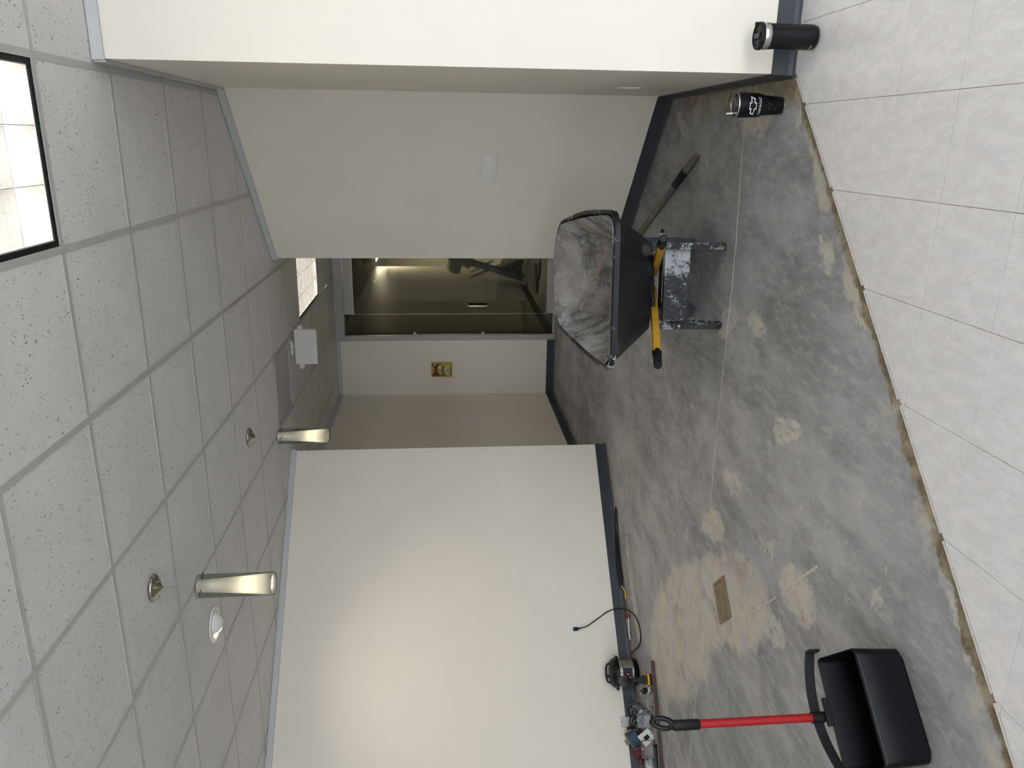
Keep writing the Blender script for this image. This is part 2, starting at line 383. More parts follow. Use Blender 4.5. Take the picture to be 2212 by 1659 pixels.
# white bead of old edging along the cut, in lengths between the tile joints
M_BEAD = plain('edge_bead', (.62, .61, .58), .6, vary=.1, scale=30)
e0 = .265
xs = sorted([.1522 + i * G for i in range(-14, 1)] + [2.4535 + j * G + SEAM for j in range(-12, 3)])
xs = [x for x in xs if -3.9 < x < .25]
br = [x for x in xs if any(abs(x - (.1522 + i * G)) < 1e-6 for i in range(-14, 1))]
stops = [-4.3] + br + [.262]
for a, b in zip(stops[:-1], stops[1:]):
    w = .0075; n = 6; pl = []
    for k in range(n + 1):
        x = a + .012 + (b - a - .016) * k / n; pl.append((x - .0015 + random.uniform(-.0006, .0006), x - SEAM + .0015))
    q = pl + [(p[0] - w * S2 + random.uniform(-.0012, .0006), p[1] + w * S2) for p in pl[::-1]]
    MB().prism(q, .0002, .0038).build('edge_bead', M_BEAD, fl)
# sawn joint filled with pale sealant, and chalk lines
M_JOINT = plain('joint_sealant', (.45, .40, .31), .8, vary=.15, scale=20)
def strip(name, pts, w, mat, z=.0016):
    L = []; R = []
    for i, p in enumerate(pts):
        a = Vector(pts[max(i - 1, 0)]); b = Vector(pts[min(i + 1, len(pts) - 1)]); d = (b - a).normalized(); nrm = Vector((-d.y, d.x)) * w / 2
        L.append((p[0] + nrm.x, p[1] + nrm.y)); R.append((p[0] - nrm.x, p[1] - nrm.y))
    return MB().prism(L + R[::-1], .0001, z).build(name, mat, fl)
strip('joint_strip', [(x, 3.69 + .03 * (x + .6) + random.uniform(-.004, .004) - (.0 if x > -.8 else .0) + .02 * math.sin(x * 3)) for x in [.25 - .1 * k for k in range(23)]], .006, M_JOINT)
M_CHALK = plain('chalk_line', (.50, .47, .41), .9, vary=.2, scale=40)
strip('chalk_line', [(-1.54, 2.52), (-1.78, 2.745)], .012, M_CHALK); strip('chalk_line', [(-1.86, 2.81), (-2.2, 3.14)], .008, M_CHALK)
strip('chalk_line', [(-2.95, 3.6), (-4.2, 3.6)], .004, M_CHALK); strip('chalk_line', [(-3.46, 4.2), (-3.49, 4.08), (-3.58, 3.66), (-3.64, 3.4)], .005, M_CHALK)

# ceiling: slab above, one tile per cell, tees between
ce = struct('ceiling', MB().prism([(LEFT_X - .12, FRONT_Y - .12), (RIGHT_X + .12, FRONT_Y - .12), (RIGHT_X + .12, BACKY + .12), (LEFT_X - .12, BACKY + .12)], 2.82, 2.9), M_TEE,
            'suspended ceiling of square fissured tiles in a grey grid', 'ceiling')
GX, GY, TG = .240, 2.768, .6096
LIGHTS = {(-1, -2), (-1, -1), (-3, 7), (-3, 8), (-1, -6), (-1, -5), (-5, -5), (-5, -4), (3, -3), (3, -2), (-1, -11), (-1, -10), (-5, -10), (-5, -9), (3, -8), (3, -7), (-1, 8), (-1, 9)}                   # cells taken by troffers (i, j); x cell i spans GX+i*TG..
DIFF = (-4, 5)
restt = MB()
for i in range(-10, 7):
    for j in range(-15, 12):
        if (i, j) in LIGHTS or (i, j) == DIFF: continue
        x0, y0 = GX + i * TG, GY + j * TG; g = .011
        p = clip(ROOM, [(x0 + g, y0 + g), (x0 + TG - g, y0 + g), (x0 + TG - g, y0 + TG - g), (x0 + g, y0 + TG - g)])
        if not p: continue
        z = CZ + .0035 + random.uniform(-.0012, .0012)
        if in_view(p, CZ): MB().prism(p, z, z + .015).build('ceiling_tile', M_CT, ce)
        else: restt.prism(p, CZ + .0035, CZ + .018)
o = restt.build('ceiling_tile_field', M_CT, ce); o['kind'] = 'stuff'
def tee(poly, name):
    p = clip(ROOM, poly)
    if p: MB().prism(p, CZ + (0 if name == 'main_runner' else .0004), CZ + .003).build(name, M_TEE, ce)
hw = .0125
for i in range(-10, 7):
    x = GX + i * TG
    for (ya, yb) in [(FRONT_Y, 3.24), (3.24, 4.95), (4.95, 6.3), (6.3, BACKY)]: tee([(x - hw, ya), (x + hw, ya), (x + hw, yb), (x - hw, yb)], 'main_runner')
for j in range(-15, 12):
    y = GY + j * TG
    for i in range(-10, 7):
        x = GX + i * TG
        if ((i, j) in LIGHTS and (i, j - 1) in LIGHTS): continue
        tee([(x + hw, y - hw), (x + TG - hw, y - hw), (x + TG - hw, y + hw), (x + hw, y + hw)], 'cross_tee')

# wall angle under the ceiling and vinyl cove base along the floor
def run(a, b, side, depth, prof):
    """profile swept from a to b; side = unit vector into the room"""
    mb = MB(); n = len(prof); vs = []
    for p in (a, b):
        for d, z in prof: vs.append((p[0] + side[0] * d, p[1] + side[1] * d, z))
    fs = [tuple(range(n)), tuple(range(2 * n - 1, n - 1, -1))] + [(i, n + i, n + (i + 1) % n, (i + 1) % n) for i in range(n)]
    mb.add(vs, fs); bm = bmesh.new(); V = [bm.verts.new(v) for v in mb.v]
    for f in mb.f: bm.faces.new([V[i] for i in f])
    bmesh.ops.recalc_face_normals(bm, faces=bm.faces[:]); return MB().bm(bm)
ANG = [(0.001, CZ - .044), (.012, CZ - .044), (.012, CZ - .001), (.001, CZ - .001)]
COVE = [(.001, .0005), (.016, .0005), (.016, .002), (.0075, .012), (.0055, .03), (.005, .094), (.001, .096)]
RUNS = [('right', (RIGHT_X, 3.23), (C0[0] - .004, 3.23), (0, -1)), ('right_side', (.27, 3.23), C1, (-1, 0)), ('right_angled', C1, C2, (-S2, -S2)),
        ('left', B0, B1, (S2, -S2)), ('left_return', RET, B0, (S2, S2)), ('back_left', RET, (BX, BACKY), (1, 0)), ('back', (BX, BACKY), (JL, BACKY), (0, -1)),
        ('side_left', B1, (LEFT_X, FRONT_Y), (1, 0)), ('side_right', (RIGHT_X, 3.23), (RIGHT_X, FRONT_Y), (-1, 0))]
LBL = {'right': 'white wall face', 'right_side': 'narrow shaded return', 'right_angled': 'angled switch wall', 'left': 'long left wall', 'left_return': 'end of the left wall',
       'back_left': 'shaded hall wall', 'back': 'back wall under the yellow box', 'side_left': 'far left side wall', 'side_right': 'far right side wall'}
for k, (nm, a, b, sd) in enumerate(RUNS):
    struct('trim_%d' % (k + 1), run(a, b, sd, 0, ANG), M_ANGLE, 'pale grey ceiling angle along the ' + LBL[nm], 'trim')
    struct('baseboard_' + nm, run(a, b, sd, 0, COVE), M_BASE, 'dark slate vinyl base along the ' + LBL[nm], 'baseboard')

# ------------------------------------------------------------------ glass door in the back wall
dr = thing('door_1', 'frameless glass door with steel rails, narrow glass sidelight and metal frame', 'door', (0, BACKY, 0)); dr['kind'] = 'structure'
HZ = 2.588
mb = MB().box((JL + .033, .05, HZ / 2), (.064, .11, HZ), bev=.002).box(((JL + JR) / 2, .05, (HZ + CZ) / 2), (JR - JL, .112, CZ - HZ - .002), bev=.002).box((JR - .033, .05, HZ / 2), (.064, .11, HZ), bev=.002)
mb.build('door_frame', M_ALU, dr)
XS = -2.045
MB().box(((JL + .066 + XS) / 2, .05, HZ / 2 + .012), (XS - JL - .07, .010, HZ - .03)).build('sidelight_pane', M_GLASS, dr)
MB().box(((JL + .066 + XS) / 2, .045, .014), (XS - JL - .07, .03, .027), bev=.002).build('sidelight_channel', M_ALU, dr)
for z in (.90, 1.74): MB().box((JL + .082, .04, z), (.034, .03, .034), bev=.002).build('glass_clip', M_ALU, dr)
leaf = MB().box(((XS + JR) / 2, .05, 1.28), (JR - .07 - XS, .010, 2.38)).build('door_leaf', M_GLASS, dr); leaf.location.x = -.033
MB().box(((XS + JR) / 2 - .03, .05, 2.532), (JR - .07 - XS, .045, .098), bev=.003).build('top_rail', M_ALU, dr)
o = MB().box(((XS + JR) / 2 - .03, .05, .06), (JR - .07 - XS, .045, .096), bev=.003).build('bottom_rail', M_ALU, dr)
MB().cyl((XS + .03, .025, .07), (XS + .03, .02, .07), .008, n=12).build('lock_cylinder', M_STEEL, o)
for s in (-1, 1):
    y0 = .05 + s * .006; pts = [(-1.935, y0, .838)] + [(-1.935, y0 + s * (.065 - .02 + .02 * math.sin(a)), .858 - .02 * math.cos(a)) for a in [0, .4, .8, 1.2, 1.57]] + \
        [(-1.935, y0 + s * (.045 + .02 * math.cos(a)), 1.066 + .02 * math.sin(a)) for a in [0, .4, .8, 1.2, 1.57]] + [(-1.935, y0, 1.086)]
    MB().tube(pts, .014, 12).build('pull_handle', M_STEEL, dr)

# ------------------------------------------------------------------ the room beyond the glass
YB = 9.52
wall('wall_beyond_left', [(-2.3, YB), (-2.3, 14.9), (-2.42, 14.9), (-2.42, YB)], 'beige wall seen through the glass door', M_WALL2)
wall('wall_beyond_back', [(-4.2, 17.6), (2.2, 17.6), (2.2, 17.75), (-4.2, 17.75)], 'lit far wall deep in the room beyond the glass', plain('far_yellow_wall', (.72, .69, .55), .6, vary=.05))
wall('wall_beyond_right', [(2.2, YB), (2.3, YB), (2.3, 17.75), (2.2, 17.75)], 'hidden right wall of the room beyond', M_WALL2)
wall('wall_beyond_side', [(-4.2, 14.9), (-2.42, 14.9), (-2.42, 15.0), (-4.2, 15.0)], 'short wall at the end of the beige wall beyond', M_WALL2)
wall('wall_beyond_far_left', [(-4.3, 14.9), (-4.2, 14.9), (-4.2, 17.75), (-4.3, 17.75)], 'far left wall of the room beyond', M_WALL2)
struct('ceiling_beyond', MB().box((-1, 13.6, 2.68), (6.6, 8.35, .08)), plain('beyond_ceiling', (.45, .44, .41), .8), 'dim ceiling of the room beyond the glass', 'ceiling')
struct('baseboard_beyond', run((-2.3, YB), (-2.3, 12.9), (1, 0), 0, [(0.001, 0.0005), (.014, .0005), (.006, .02), (.005, .1), (.001, .1)]), M_BASE, 'black base along the beige wall beyond the glass', 'baseboard')
lt = thing('ceiling_light', 'small bright ceiling light at the far end beyond the glass', 'light', (-2.02, 15.3, 2.64))
MB().box((0, 0, -.012), (.42, .9, .024), bev=.004).build('housing', M_WHITE, lt)
MB().box((0, 0, -.028), (.36, .84, .008)).build('diffuser', emis('far_lamp', (1, .93, .72), 140), lt)
# torn-out studs and drywall heaped against the wall
M_STUD = plain('metal_stud', (.075, .09, .10), .45, .7, vary=.2)
def channel(name, a, b, w, d, label, roll=0):
    a, b = Vector(a), Vector(b); L = (b - a).length; q = (b - a).to_track_quat('Z', 'X')
    o = thing(name, label, 'metal stud', a); o.rotation_mode = 'QUATERNION'; from mathutils import Quaternion
    o.rotation_quaternion = q @ Quaternion((0, 0, 1), roll)
    MB().box((0, 0, L / 2), (w, .004, L)).build('web', M_STUD, o)
    for s in (-1, 1): MB().box((s * (w / 2 - .002), d / 2 + .002, L / 2), (.004, d, L)).build('flange', M_STUD, o)
    return o
channel('metal_stud', (-2.13, 12.35, .03), (-1.80, 14.3, 2.02), .11, .05, 'dark metal stud leaning from the floor to upper right beyond the glass', 1.2)
channel('metal_stud', (-2.0, 13.65, 1.25), (-1.55, 13.7, 1.33), .04, .04, 'stub of metal stud crossing the leaning stud', .2)
channel('metal_stud', (-2.16, 13.42, .02), (-2.12, 13.46, .62), .12, .05, 'upright dark metal stud in the rubble', .9)
M_DRY = plain('broken_drywall', (.36, .34, .30), .9, vary=.25, scale=8)
def slab(label, loc, rot, sx, sy, th=.016, seed=1, cat='drywall'):
    R = random.Random(seed); n = 11; poly = []
    for i in range(n):
        t = 2 * math.pi * i / n; k = R.uniform(.72, 1.05); poly.append((max(-sx, min(sx, sx * 1.15 * math.cos(t) * k)), max(-sy, min(sy, sy * 1.15 * math.sin(t) * k))))
    o = MB().prism(poly, 0, th).build('drywall_piece', M_DRY); o.location = loc; o.rotation_euler = rot
    return tag(o, label, cat, 'broken drywall beyond the glass')
slab('large flat torn drywall sheet on the floor nearest the black base', (-1.98, 11.55, .03), (.03, -.05, .15), .25, .45, .022, seed=3)
slab('torn drywall sheet lying behind the nearest flat sheet', (-2.0, 12.36, .05), (.10, .06, .2), .22, .28, .022, seed=4)
slab('tilted drywall sheet leaning up in the middle of the rubble', (-2.06, 13.62, .2), (.7, .1, .3), .14, .2, seed=5)
slab('narrow drywall strip on edge under the leaning stud', (-2.14, 13.25, .66), (1.1, .1, 1.3), .06, .30, seed=6)
slab('narrow drywall strip crossing the upper rubble', (-2.15, 13.9, .66), (.9, .1, .9), .05, .28, seed=8)
slab('broken drywall corner at the right of the rubble', (-1.45, 11.95, .02), (.03, .02, 2), .20, .24, seed=9)
slab('small drywall shard at the front edge of the rubble', (-1.74, 10.98, .012), (.02, .03, 1), .07, .16, seed=11)
M_INS = plain('brown_insulation', (.30, .22, .13), .95, vary=.35, scale=30)
def lump(name, label, loc, size, mat, cat, seed, amp=.3, rot=(0, 0, 0)):
    bm = bmesh.new(); bmesh.ops.create_icosphere(bm, subdivisions=4, radius=1)
    for v in bm.verts:
        k = 1 + amp * mnoise.noise(v.co * 2.2 + Vector((seed, 0, 0))) + amp * .6 * mnoise.noise(v.co * 6 + Vector((0, seed, 0)))
        v.co = Vector((v.co.x * size[0], v.co.y * size[1], v.co.z * size[2])) * k
    o = MB().bm(bm, smooth=True).build(name, mat); o.location = loc; o.rotation_euler = rot; return tag(o, label, cat)
lump('insulation_batt', 'tuft of brown insulation hanging at the beige wall', (-2.12, 13.75, 1.16), (.13, .22, .12), M_INS, 'insulation', 2)
lump('insulation_batt', 'brown insulation batt lying across the rubble top', (-2.12, 14.25, .92), (.10, .2, .12), M_INS, 'insulation', 5)
lump('rubble_heap', 'dark heap of plaster rubble under the studs', (-2.06, 12.98, .12), (.14, .22, .2), plain('dark_rubble', (.07, .065, .06), .95, vary=.4, scale=12), 'rubble', 9, .45)

# ------------------------------------------------------------------ ceiling fittings
M_REFL = plain('louvre_white', (.50, .50, .49), .3, 0, .5, vary=.02)
M_TUBE = emis('fluorescent_tube', (1, .91, .78), 13)
M_FARTUBE = M_TUBE
def troffer(i, j, label):
    x0, x1 = GX + i * TG + .013, GX + (i + 1) * TG - .013; y0, y1 = GY + j * TG + .013, GY + (j + 2) * TG - .013
    cx, cy = (x0 + x1) / 2, (y0 + y1) / 2; w, l = x1 - x0, y1 - y0
    o = thing('ceiling_light', label, 'ceiling light', (cx, cy, CZ), 0, 'recessed louvred ceiling lights')
    f = MB()
    for s in (-1, 1): f.box((s * (w / 2 - .009), 0, .012), (.018, l, .014)).box((0, s * (l / 2 - .009), .012), (w - .036, .018, .014))
    f.build('frame', M_BLACKM, o)
    iw, il = w - .036, l - .036
    f = MB(); f.box((0, 0, .125), (iw, il, .004))
    for s in (-1, 1): f.box((s * (iw / 2 - .002), 0, .066), (.004, il, .114)).box((0, s * (il / 2 - .002), .066), (iw - .008, .004, .114))
    f.build('housing', M_REFL, o)
    nx, ny = 3, 6
    def blade(a, b, horiz):
        # wedge: thin at the bottom, wide at the top
        b0, b1, z0, z1 = .0012, .026, .010, .072; pr = []
        for k in range(5):
            t = k / 4; pr.append((b0 + (b1 - b0) * t ** 1.8, z0 + (z1 - z0) * t))
        prof = [(-p, z) for p, z in pr] + [(p, z) for p, z in pr[::-1]]; n = len(prof)
        vs = [((p, a, z) if horiz == 0 else (a, p, z)) for p, z in prof] + [((p, b, z) if horiz == 0 else (b, p, z)) for p, z in prof]
        return vs, [tuple(range(n)), tuple(range(2 * n - 1, n - 1, -1))] + [(q, (q + 1) % n, n + (q + 1) % n, n + q) for q in range(n)]
    for k in range(1, nx):
        m = MB(); m.add(*blade(-il / 2 + .005, il / 2 - .005, 0), M=Matrix.Translation((-iw / 2 + iw * k / nx, 0, 0))); m.build('louvre_blade', M_REFL, o)
    for k in range(1, ny):
        m = MB()
        for q in range(nx):
            m.add(*blade(-iw / 2 + iw * q / nx + .003, -iw / 2 + iw * (q + 1) / nx - .003, 1), M=Matrix.Translation((0, -il / 2 + il * k / ny, 0)))
        m.build('louvre_blade', M_REFL, o)
    for q in range(nx):
        x = -iw / 2 + iw * (q + .5) / nx; MB().cyl((x, -il / 2 + .02, .098), (x, il / 2 - .02, .098), .0127, n=12).build('fluorescent_tube', M_TUBE, o)
    return o
troffer(-1, -2, 'large bright louvred ceiling light nearest the viewer')
troffer(-1, -6, 'louvred fill light added behind the viewer by the shop window'); troffer(-5, -5, 'louvred fill light added behind the viewer at the left'); troffer(3, -3, 'louvred fill light added out of view at the right')  # unseen troffers added as fill for the walls and ceiling
troffer(-1, -11, 'louvred fill light added far behind the viewer'); troffer(-5, -10, 'louvred fill light added far behind the viewer at the left'); troffer(3, -8, 'louvred fill light added far behind the viewer at the right'); troffer(-1, 8, 'louvred fill light added unseen in the hall behind the angled wall')  # more unseen fill troffers; the last is added to brighten the hall
troffer(-3, 7, 'bright louvred ceiling light farther back before the glass door')

# air diffuser
x0, y0 = GX - 4 * TG, GY + 5 * TG
o = thing('air_diffuser', 'plain grey square air diffuser panel in the ceiling', 'air vent', (x0 + TG / 2, y0 + TG / 2, CZ))
M_DIF = plain('diffuser_paint', (.42, .41, .41), .45, vary=.04)
MB().box((0, 0, .006), (TG - .028, TG - .028, .006)).build('panel', M_DIF, o)
f = MB()
for s in (-1, 1): f.box((s * (TG / 2 - .03), 0, -.002), (.03, TG - .03, .008), bev=.002).box((0, s * (TG / 2 - .03), -.002), (TG - .09, .03, .008), bev=.002)
f.build('frame', M_DIF, o)

# emergency light / sign seen from its blank side
o = thing('emergency_sign', 'blank white emergency sign box with two lamp heads under the ceiling', 'emergency light', (-1.695, 6.56, CZ))
M_EM = plain('emergency_plastic', (.60, .58, .56), .45, vary=.03)
MB().box((0, 0, -.012), (.125, .10, .022), bev=.004).build('canopy', M_EM, o)
MB().cyl((0, 0, -.024), (0, 0, -.04), .02, n=16).build('stem', M_EM, o)
MB().box((0, 0, -.125), (.302, .05, .186), bev=.004).build('housing', M_EM, o)
for s in (-1, 1):
    h = MB().lathe([(.004, -.02), (.018, -.018), (.024, -.006), (.026, .02), (.022, .024)], 20, Matrix.Translation((s * .166, .0, -.088)) @ Matrix.Rotation(math.radians(70), 4, 'X')).build('lamp_head', M_EM, o)
    MB().cyl((s * .148, 0, -.088), (s * .166, 0, -.088), .008, n=10).build('swivel', M_EM, h)

# pendants
M_OUT = glass('smoked_pendant_glass', (.80, .81, .80), .02, 1.45, .8)
def mat_frost():
    t = T('frosted_pendant_glass'); d = t.n.new('ShaderNodeBsdfDiffuse'); d.inputs[0].default_value = (.82, .82, .79, 1)
    tr = t.n.new('ShaderNodeBsdfTranslucent'); tr.inputs[0].default_value = (.93, .91, .86, 1)
    mx = t.n.new('ShaderNodeMixShader'); t.put(mx.inputs[0], t.rng(t.noise(30, 3), .3, .7, .46, .52)); t.link(d.outputs[0], mx.inputs[1]); t.link(tr.outputs[0], mx.inputs[2])
    t.link(mx.outputs[0], t.out.inputs[0]); return t.m
M_FROST = mat_frost(); M_BULB = emis('pendant_bulb', (1, .88, .69), 2000)
def pendant(x, y, label):
    o = thing('pendant_lamp', label, 'pendant lamp', (x, y, CZ), 0, 'pendant lamps')
    c = MB().lathe([(.058, -.0005), (.060, -.004), (.056, -.010), (.040, -.020), (.020, -.030), (.009, -.036), (.006, -.042), (.004, -.044)], 40).build('canopy', M_NICKEL, o)
    for s in (-1, 1): MB().cyl((s * .036, -.012, -.014), (s * .038, -.014, -.030), .004, n=10).build('screw', M_NICKEL, c)
    MB().cyl((0, 0, -.042), (0, 0, -.185), .0016, n=8).build('cable', M_STEEL, o)
    MB().lathe([(.052, -.186), (.052, -.52), (.0505, -.52), (.0505, -.186)], 40, close=False).build('outer_glass', M_OUT, o)
    MB().lathe([(.004, -.189), (.026, -.190), (.0275, -.194), (.029, -.24), (.034, -.33), (.040, -.42), (.0445, -.47), (.0455, -.512), (.0435, -.512), (.042, -.47), (.026, -.2)], 40, close=False).build('inner_shade', M_FROST, o)
    MB().lathe([(.006, -.375), (.010, -.385), (.010, -.450), (.004, -.458)], 16).build('bulb', M_BULB, o)
    MB().cyl((0, 0, -.20), (0, 0, -.376), .010, n=12).build('lamp_holder', M_WHITE, o)
    for k in range(3):
        a = math.radians(20 + 120 * k); MB().cyl((.026 * math.cos(a), .026 * math.sin(a), -.208), (.060 * math.cos(a), .060 * math.sin(a), -.208), .0022, n=8).build('set_screw', M_BLACKM, o)
pendant(-1.885, 3.11, 'nearer of the two lit glass cylinder pendant lamps')
pendant(-1.885, 4.925, 'farther lit glass cylinder pendant lamp, near the hall corner')

# eyeball downlight
o = thing('eyeball_downlight', 'round white eyeball downlight in the ceiling behind the nearer pendant', 'downlight', (-2.565, 3.835, CZ))
MB().lathe([(.100, -.0005), (.101, -.005), (.092, -.009), (.072, -.006), (.066, .02), (.066, .07)], 40, close=False).build('trim_ring', M_WHITE, o)
bm = bmesh.new(); bmesh.ops.create_uvsphere(bm, u_segments=28, v_segments=16, radius=.062)
MB().bm(bm, Matrix.Translation((.012, -.006, .012)), True).build('eyeball', M_WHITE, o)
MB().cyl((-.040, .026, -.012), (-.046, .030, -.020), .020, n=16).build('lamp_face', emis('downlight_bulb', (1, .80, .52), 12), o)
sp = bpy.data.lights.new('downlight_spot', 'SPOT'); sp.energy = 20; sp.color = (1, .82, .58); sp.spot_size = math.radians(95); sp.spot_blend = .9; sp.shadow_soft_size = .03
so = bpy.data.objects.new('downlight_spot', sp); so.location = (-.05, .035, -.05); so.parent = o; col.objects.link(so)
so.rotation_euler = Vector((-.5, .4, -.8)).to_track_quat('-Z', 'Y').to_euler()

# ------------------------------------------------------------------ wall fittings
def frame_on(pt, nrm, z):
    """matrix: local x along wall (viewer's right), y up, z out of the wall"""
    n = Vector((nrm[0], nrm[1], 0)); up = Vector((0, 0, 1)); x = up.cross(n)
    return Matrix((( x.x, 0, n.x, pt[0]), (x.y, 0, n.y, pt[1]), (0, 1, 0, z), (0, 0, 0, 1)))
def wall_thing(name, label, cat, pt, nrm, z, group=None):
    o = thing(name, label, cat, group=group); o.matrix_world = frame_on(pt, nrm, z); return o
M_PLATE = plain('switch_plate', (.74, .72, .66), .4, vary=.02); M_ROCK = plain('rocker_white', (.78, .78, .76), .35, vary=.02)
o = wall_thing('switch_plate', 'wide white switch plate with a row of rockers on the angled wall', 'light switch', (-.18, 5.36), (-S2, -S2), 1.096)
MB().box((0, 0, .0035), (.285, .118, .007), bev=.0025).build('plate', M_PLATE, o)
for k in range(5):
    b = MB().box((-.102 + .051 * k, 0, .0075), (.036, .068, .004), bev=.001).build('rocker', M_ROCK, o)
    MB().box((0, .016 * (1 if k % 2 else -1), .0105), (.030, .030, .005), rot=(.12 * (1 if k % 2 else -1), 0, 0), bev=.001, M=Matrix.Translation((-.102 + .051 * k, 0, 0))).build('paddle', M_ROCK, b)
    for s in (-1, 1): MB().cyl((-.102 + .051 * k, s * .048, .007), (-.102 + .051 * k, s * .048, .0082), .003, n=8).build('screw', M_PLATE, o)
def outlet(label, pt, nrm, z, mat=M_ROCK):
    o = wall_thing('outlet_plate', label, 'outlet', pt, nrm, z)
    MB().box((0, 0, .003), (.072, .116, .006), bev=.002).build('plate', mat, o)
    for s in (-1, 1):
        q = MB().lathe([(.016, .006), (.0165, .0075), (.015, .0085)], 20, Matrix.Translation((0, s * .0195, 0))).build('receptacle', mat, o)
        for t in (-1, 1): MB().box((t * .006, s * .0195 + .003, .0086), (.002, .007, .0006)).build('slot', M_BLACKM, q)
    return o
outlet('white wall outlet with a black plug in it', (-3.62, 5.14), (S2, -S2), .430)
outlet('small outlet plate on the narrow shaded wall return', (.27, 4.19), (-1, 0), .45)
o = wall_thing('switch_plate', 'small white switch plate on the shaded hall wall', 'light switch', (BX, 8.43), (1, 0), 1.08)
MB().box((0, 0, .004), (.075, .118, .008), bev=.002).build('plate', M_ROCK, o); MB().box((0, 0, .0095), (.034, .066, .004), bev=.001).build('rocker', M_ROCK, o)

# yellow wall box
o = wall_thing('wall_box', 'small yellow wall box holding a maroon handle and a cream tag', 'wall box', (-2.735, BACKY), (0, -1), 1.415)
M_YEL = plain('yellow_plastic', (.50, .36, .055), .4, vary=.06)
f = MB().box((0, 0, .004), (.178, .258, .006)); f.box((0, .124, .032), (.178, .008, .06)).box((0, -.124, .032), (.178, .008, .06)).box((-.083, 0, .032), (.012, .24, .06), bev=.002).box((.074, 0, .034), (.030, .24, .064), bev=.002)
f.build('case', M_YEL, o)
M_MAR = plain('maroon_plastic', (.085, .022, .030), .4, vary=.1)
hg = []
for k in range(13):
    t = k / 12; w = .014 + .022 * abs(2 * t - 1) ** 2.2 + (.006 if k < 2 else 0); hg.append((-.072 + .128 * t, w))
MB().prism([(x, .073 + w) for x, w in hg] + [(x, .073 - w) for x, w in hg[::-1]], .012, .034, bev=.002).build('pull_handle', M_MAR, o)
MB().prism([(-.072, -.010), (-.02, -.006), (.02, .000), (.055, .006), (.055, -.008), (-.072, -.026)], .034, .046).build('red_lever', plain('red_plastic', (.20, .008, .010), .4), o)
MB().box((.03, .022, .018), (.05, .04, .012), rot=(0, 0, .4), bev=.002).build('white_clip', M_WHITE, o)
q = MB().prism([(.058, -.052), (-.008, -.030), (-.074, -.062), (-.074, -.102), (.058, -.102)], .044, .048).build('cream_tag', plain('cream_tag', (.58, .58, .40), .6), o)
for (x, y, w, h) in ((-.01, -.068, .066, .008), (-.01, -.084, .078, .006), (-.03, -.094, .05, .004), (-.008, -.05, .03, .005)): MB().box((x, y, .0484), (w, h, .0006)).build('print_line', plain('tag_print', (.10, .11, .07), .7), q)
for (y, h) in ((.11, .016), (.06, .022), (.036, .018), (.010, .006)): MB().box((.074, y, .0665), (.020, h, .0008)).build('warning_mark', M_BLACKM, o)
MB().box((.074, .083, .0665), (.024, .022, .0008)).build('white_mark', plain('mark_white', (.55, .48, .40), .6), o)

# ------------------------------------------------------------------ plug and cord of the cooker
WLD = (S2, -S2)
def on_left(x, out, z):          # point on the left wall at world x, `out` metres into the room
    return (x + out * S2, x + 8.76 - out * S2, z)
o = thing('power_cord', 'black power cord running from the wall outlet to the cooker', 'cord', on_left(-3.62, .009, .41))
pts = [on_left(-3.62, .035, .405), on_left(-3.617, .045, .37), on_left(-3.607, .03, .32), on_left(-3.57, .018, .233), on_left(-3.533, .016, .146), on_left(-3.52, .028, .07), (-3.49, 5.19, .012),
       (-3.43, 5.06, .006), (-3.385, 4.95, .006), (-3.37, 4.86, .006), (-3.385, 4.79, .006), (-3.44, 4.745, .006), (-3.52, 4.775, .006), (-3.6, 4.84, .008), (-3.66, 4.875, .03)]
base = Vector(o.location)
MB().tube([Vector(p) - base for p in spline(pts, 8)], .0042, 8).build('cable', M_BLACKM, o)
m = Matrix.Translation(-base) @ frame_on(on_left(-3.62, 0, 0)[:2], WLD, .414)
MB().box((0, 0, .022), (.026, .036, .026), bev=.004, M=m).cyl((0, -.014, .030), (0, -.034, .036), .006, .0045, n=10, M=m).build('plug', M_BLACKM, o)

# ------------------------------------------------------------------ electric pressure cooker
ckx, cky = -3.77, 4.80; face = math.atan2(-cky, -ckx)       # towards the viewer
o = thing('pressure_cooker', 'round steel and black electric pressure cooker by the wall', 'pressure cooker', (ckx, cky, 0), face - math.pi / 2 + math.radians(-8))
MB().lathe([(.080, .0), (.088, .004), (.098, .018), (.1015, .040), (.1015, .042)], 48).build('base', M_BLACK, o)
MB().lathe([(.1012, .041), (.1012, .150)], 48).build('body', M_STEEL, o)
lid = MB().lathe([(.1012, .148), (.106, .150), (.108, .158), (.106, .168), (.100, .186), (.086, .200), (.060, .208), (.002, .210)], 48).build('lid', M_BLACK, o)
MB().tube(spline([(-.07, 0, .195), (-.06, 0, .222), (-.03, 0, .232), (.03, 0, .232), (.06, 0, .222), (.07, 0, .195)], 5), .012, 10, flat=(1.3, .6)).build('lid_handle', M_BLACKM, lid)
MB().cyl((.03, -.05, .2), (.03, -.05, .222), .010, n=12).build('steam_valve', M_BLACKM, lid)
for s in (-1, 1): MB().box((s * .108, 0, .152), (.024, .06, .02), bev=.006).build('side_handle', M_BLACK, o)
def curved(w0, w1, z0, z1, R, n=10):
    vs = []; fs = []
    for i in range(n + 1):
        a = math.pi / 2 + w0 + (w1 - w0) * i / n
        for r in (R, R + .0025):
            for z in (z0, z1): vs.append((r * math.cos(a), r * math.sin(a), z))
    for i in range(n):
        a, b = 4 * i, 4 * i + 4; fs += [(a + 2, b + 2, b + 3, a + 3), (a + 3, b + 3, b + 1, a + 1), (a + 2, a, b, b + 2)]
    fs += [(0, 2, 3, 1), (4 * n, 4 * n + 1, 4 * n + 3, 4 * n + 2)]
    return MB().add(vs, fs)
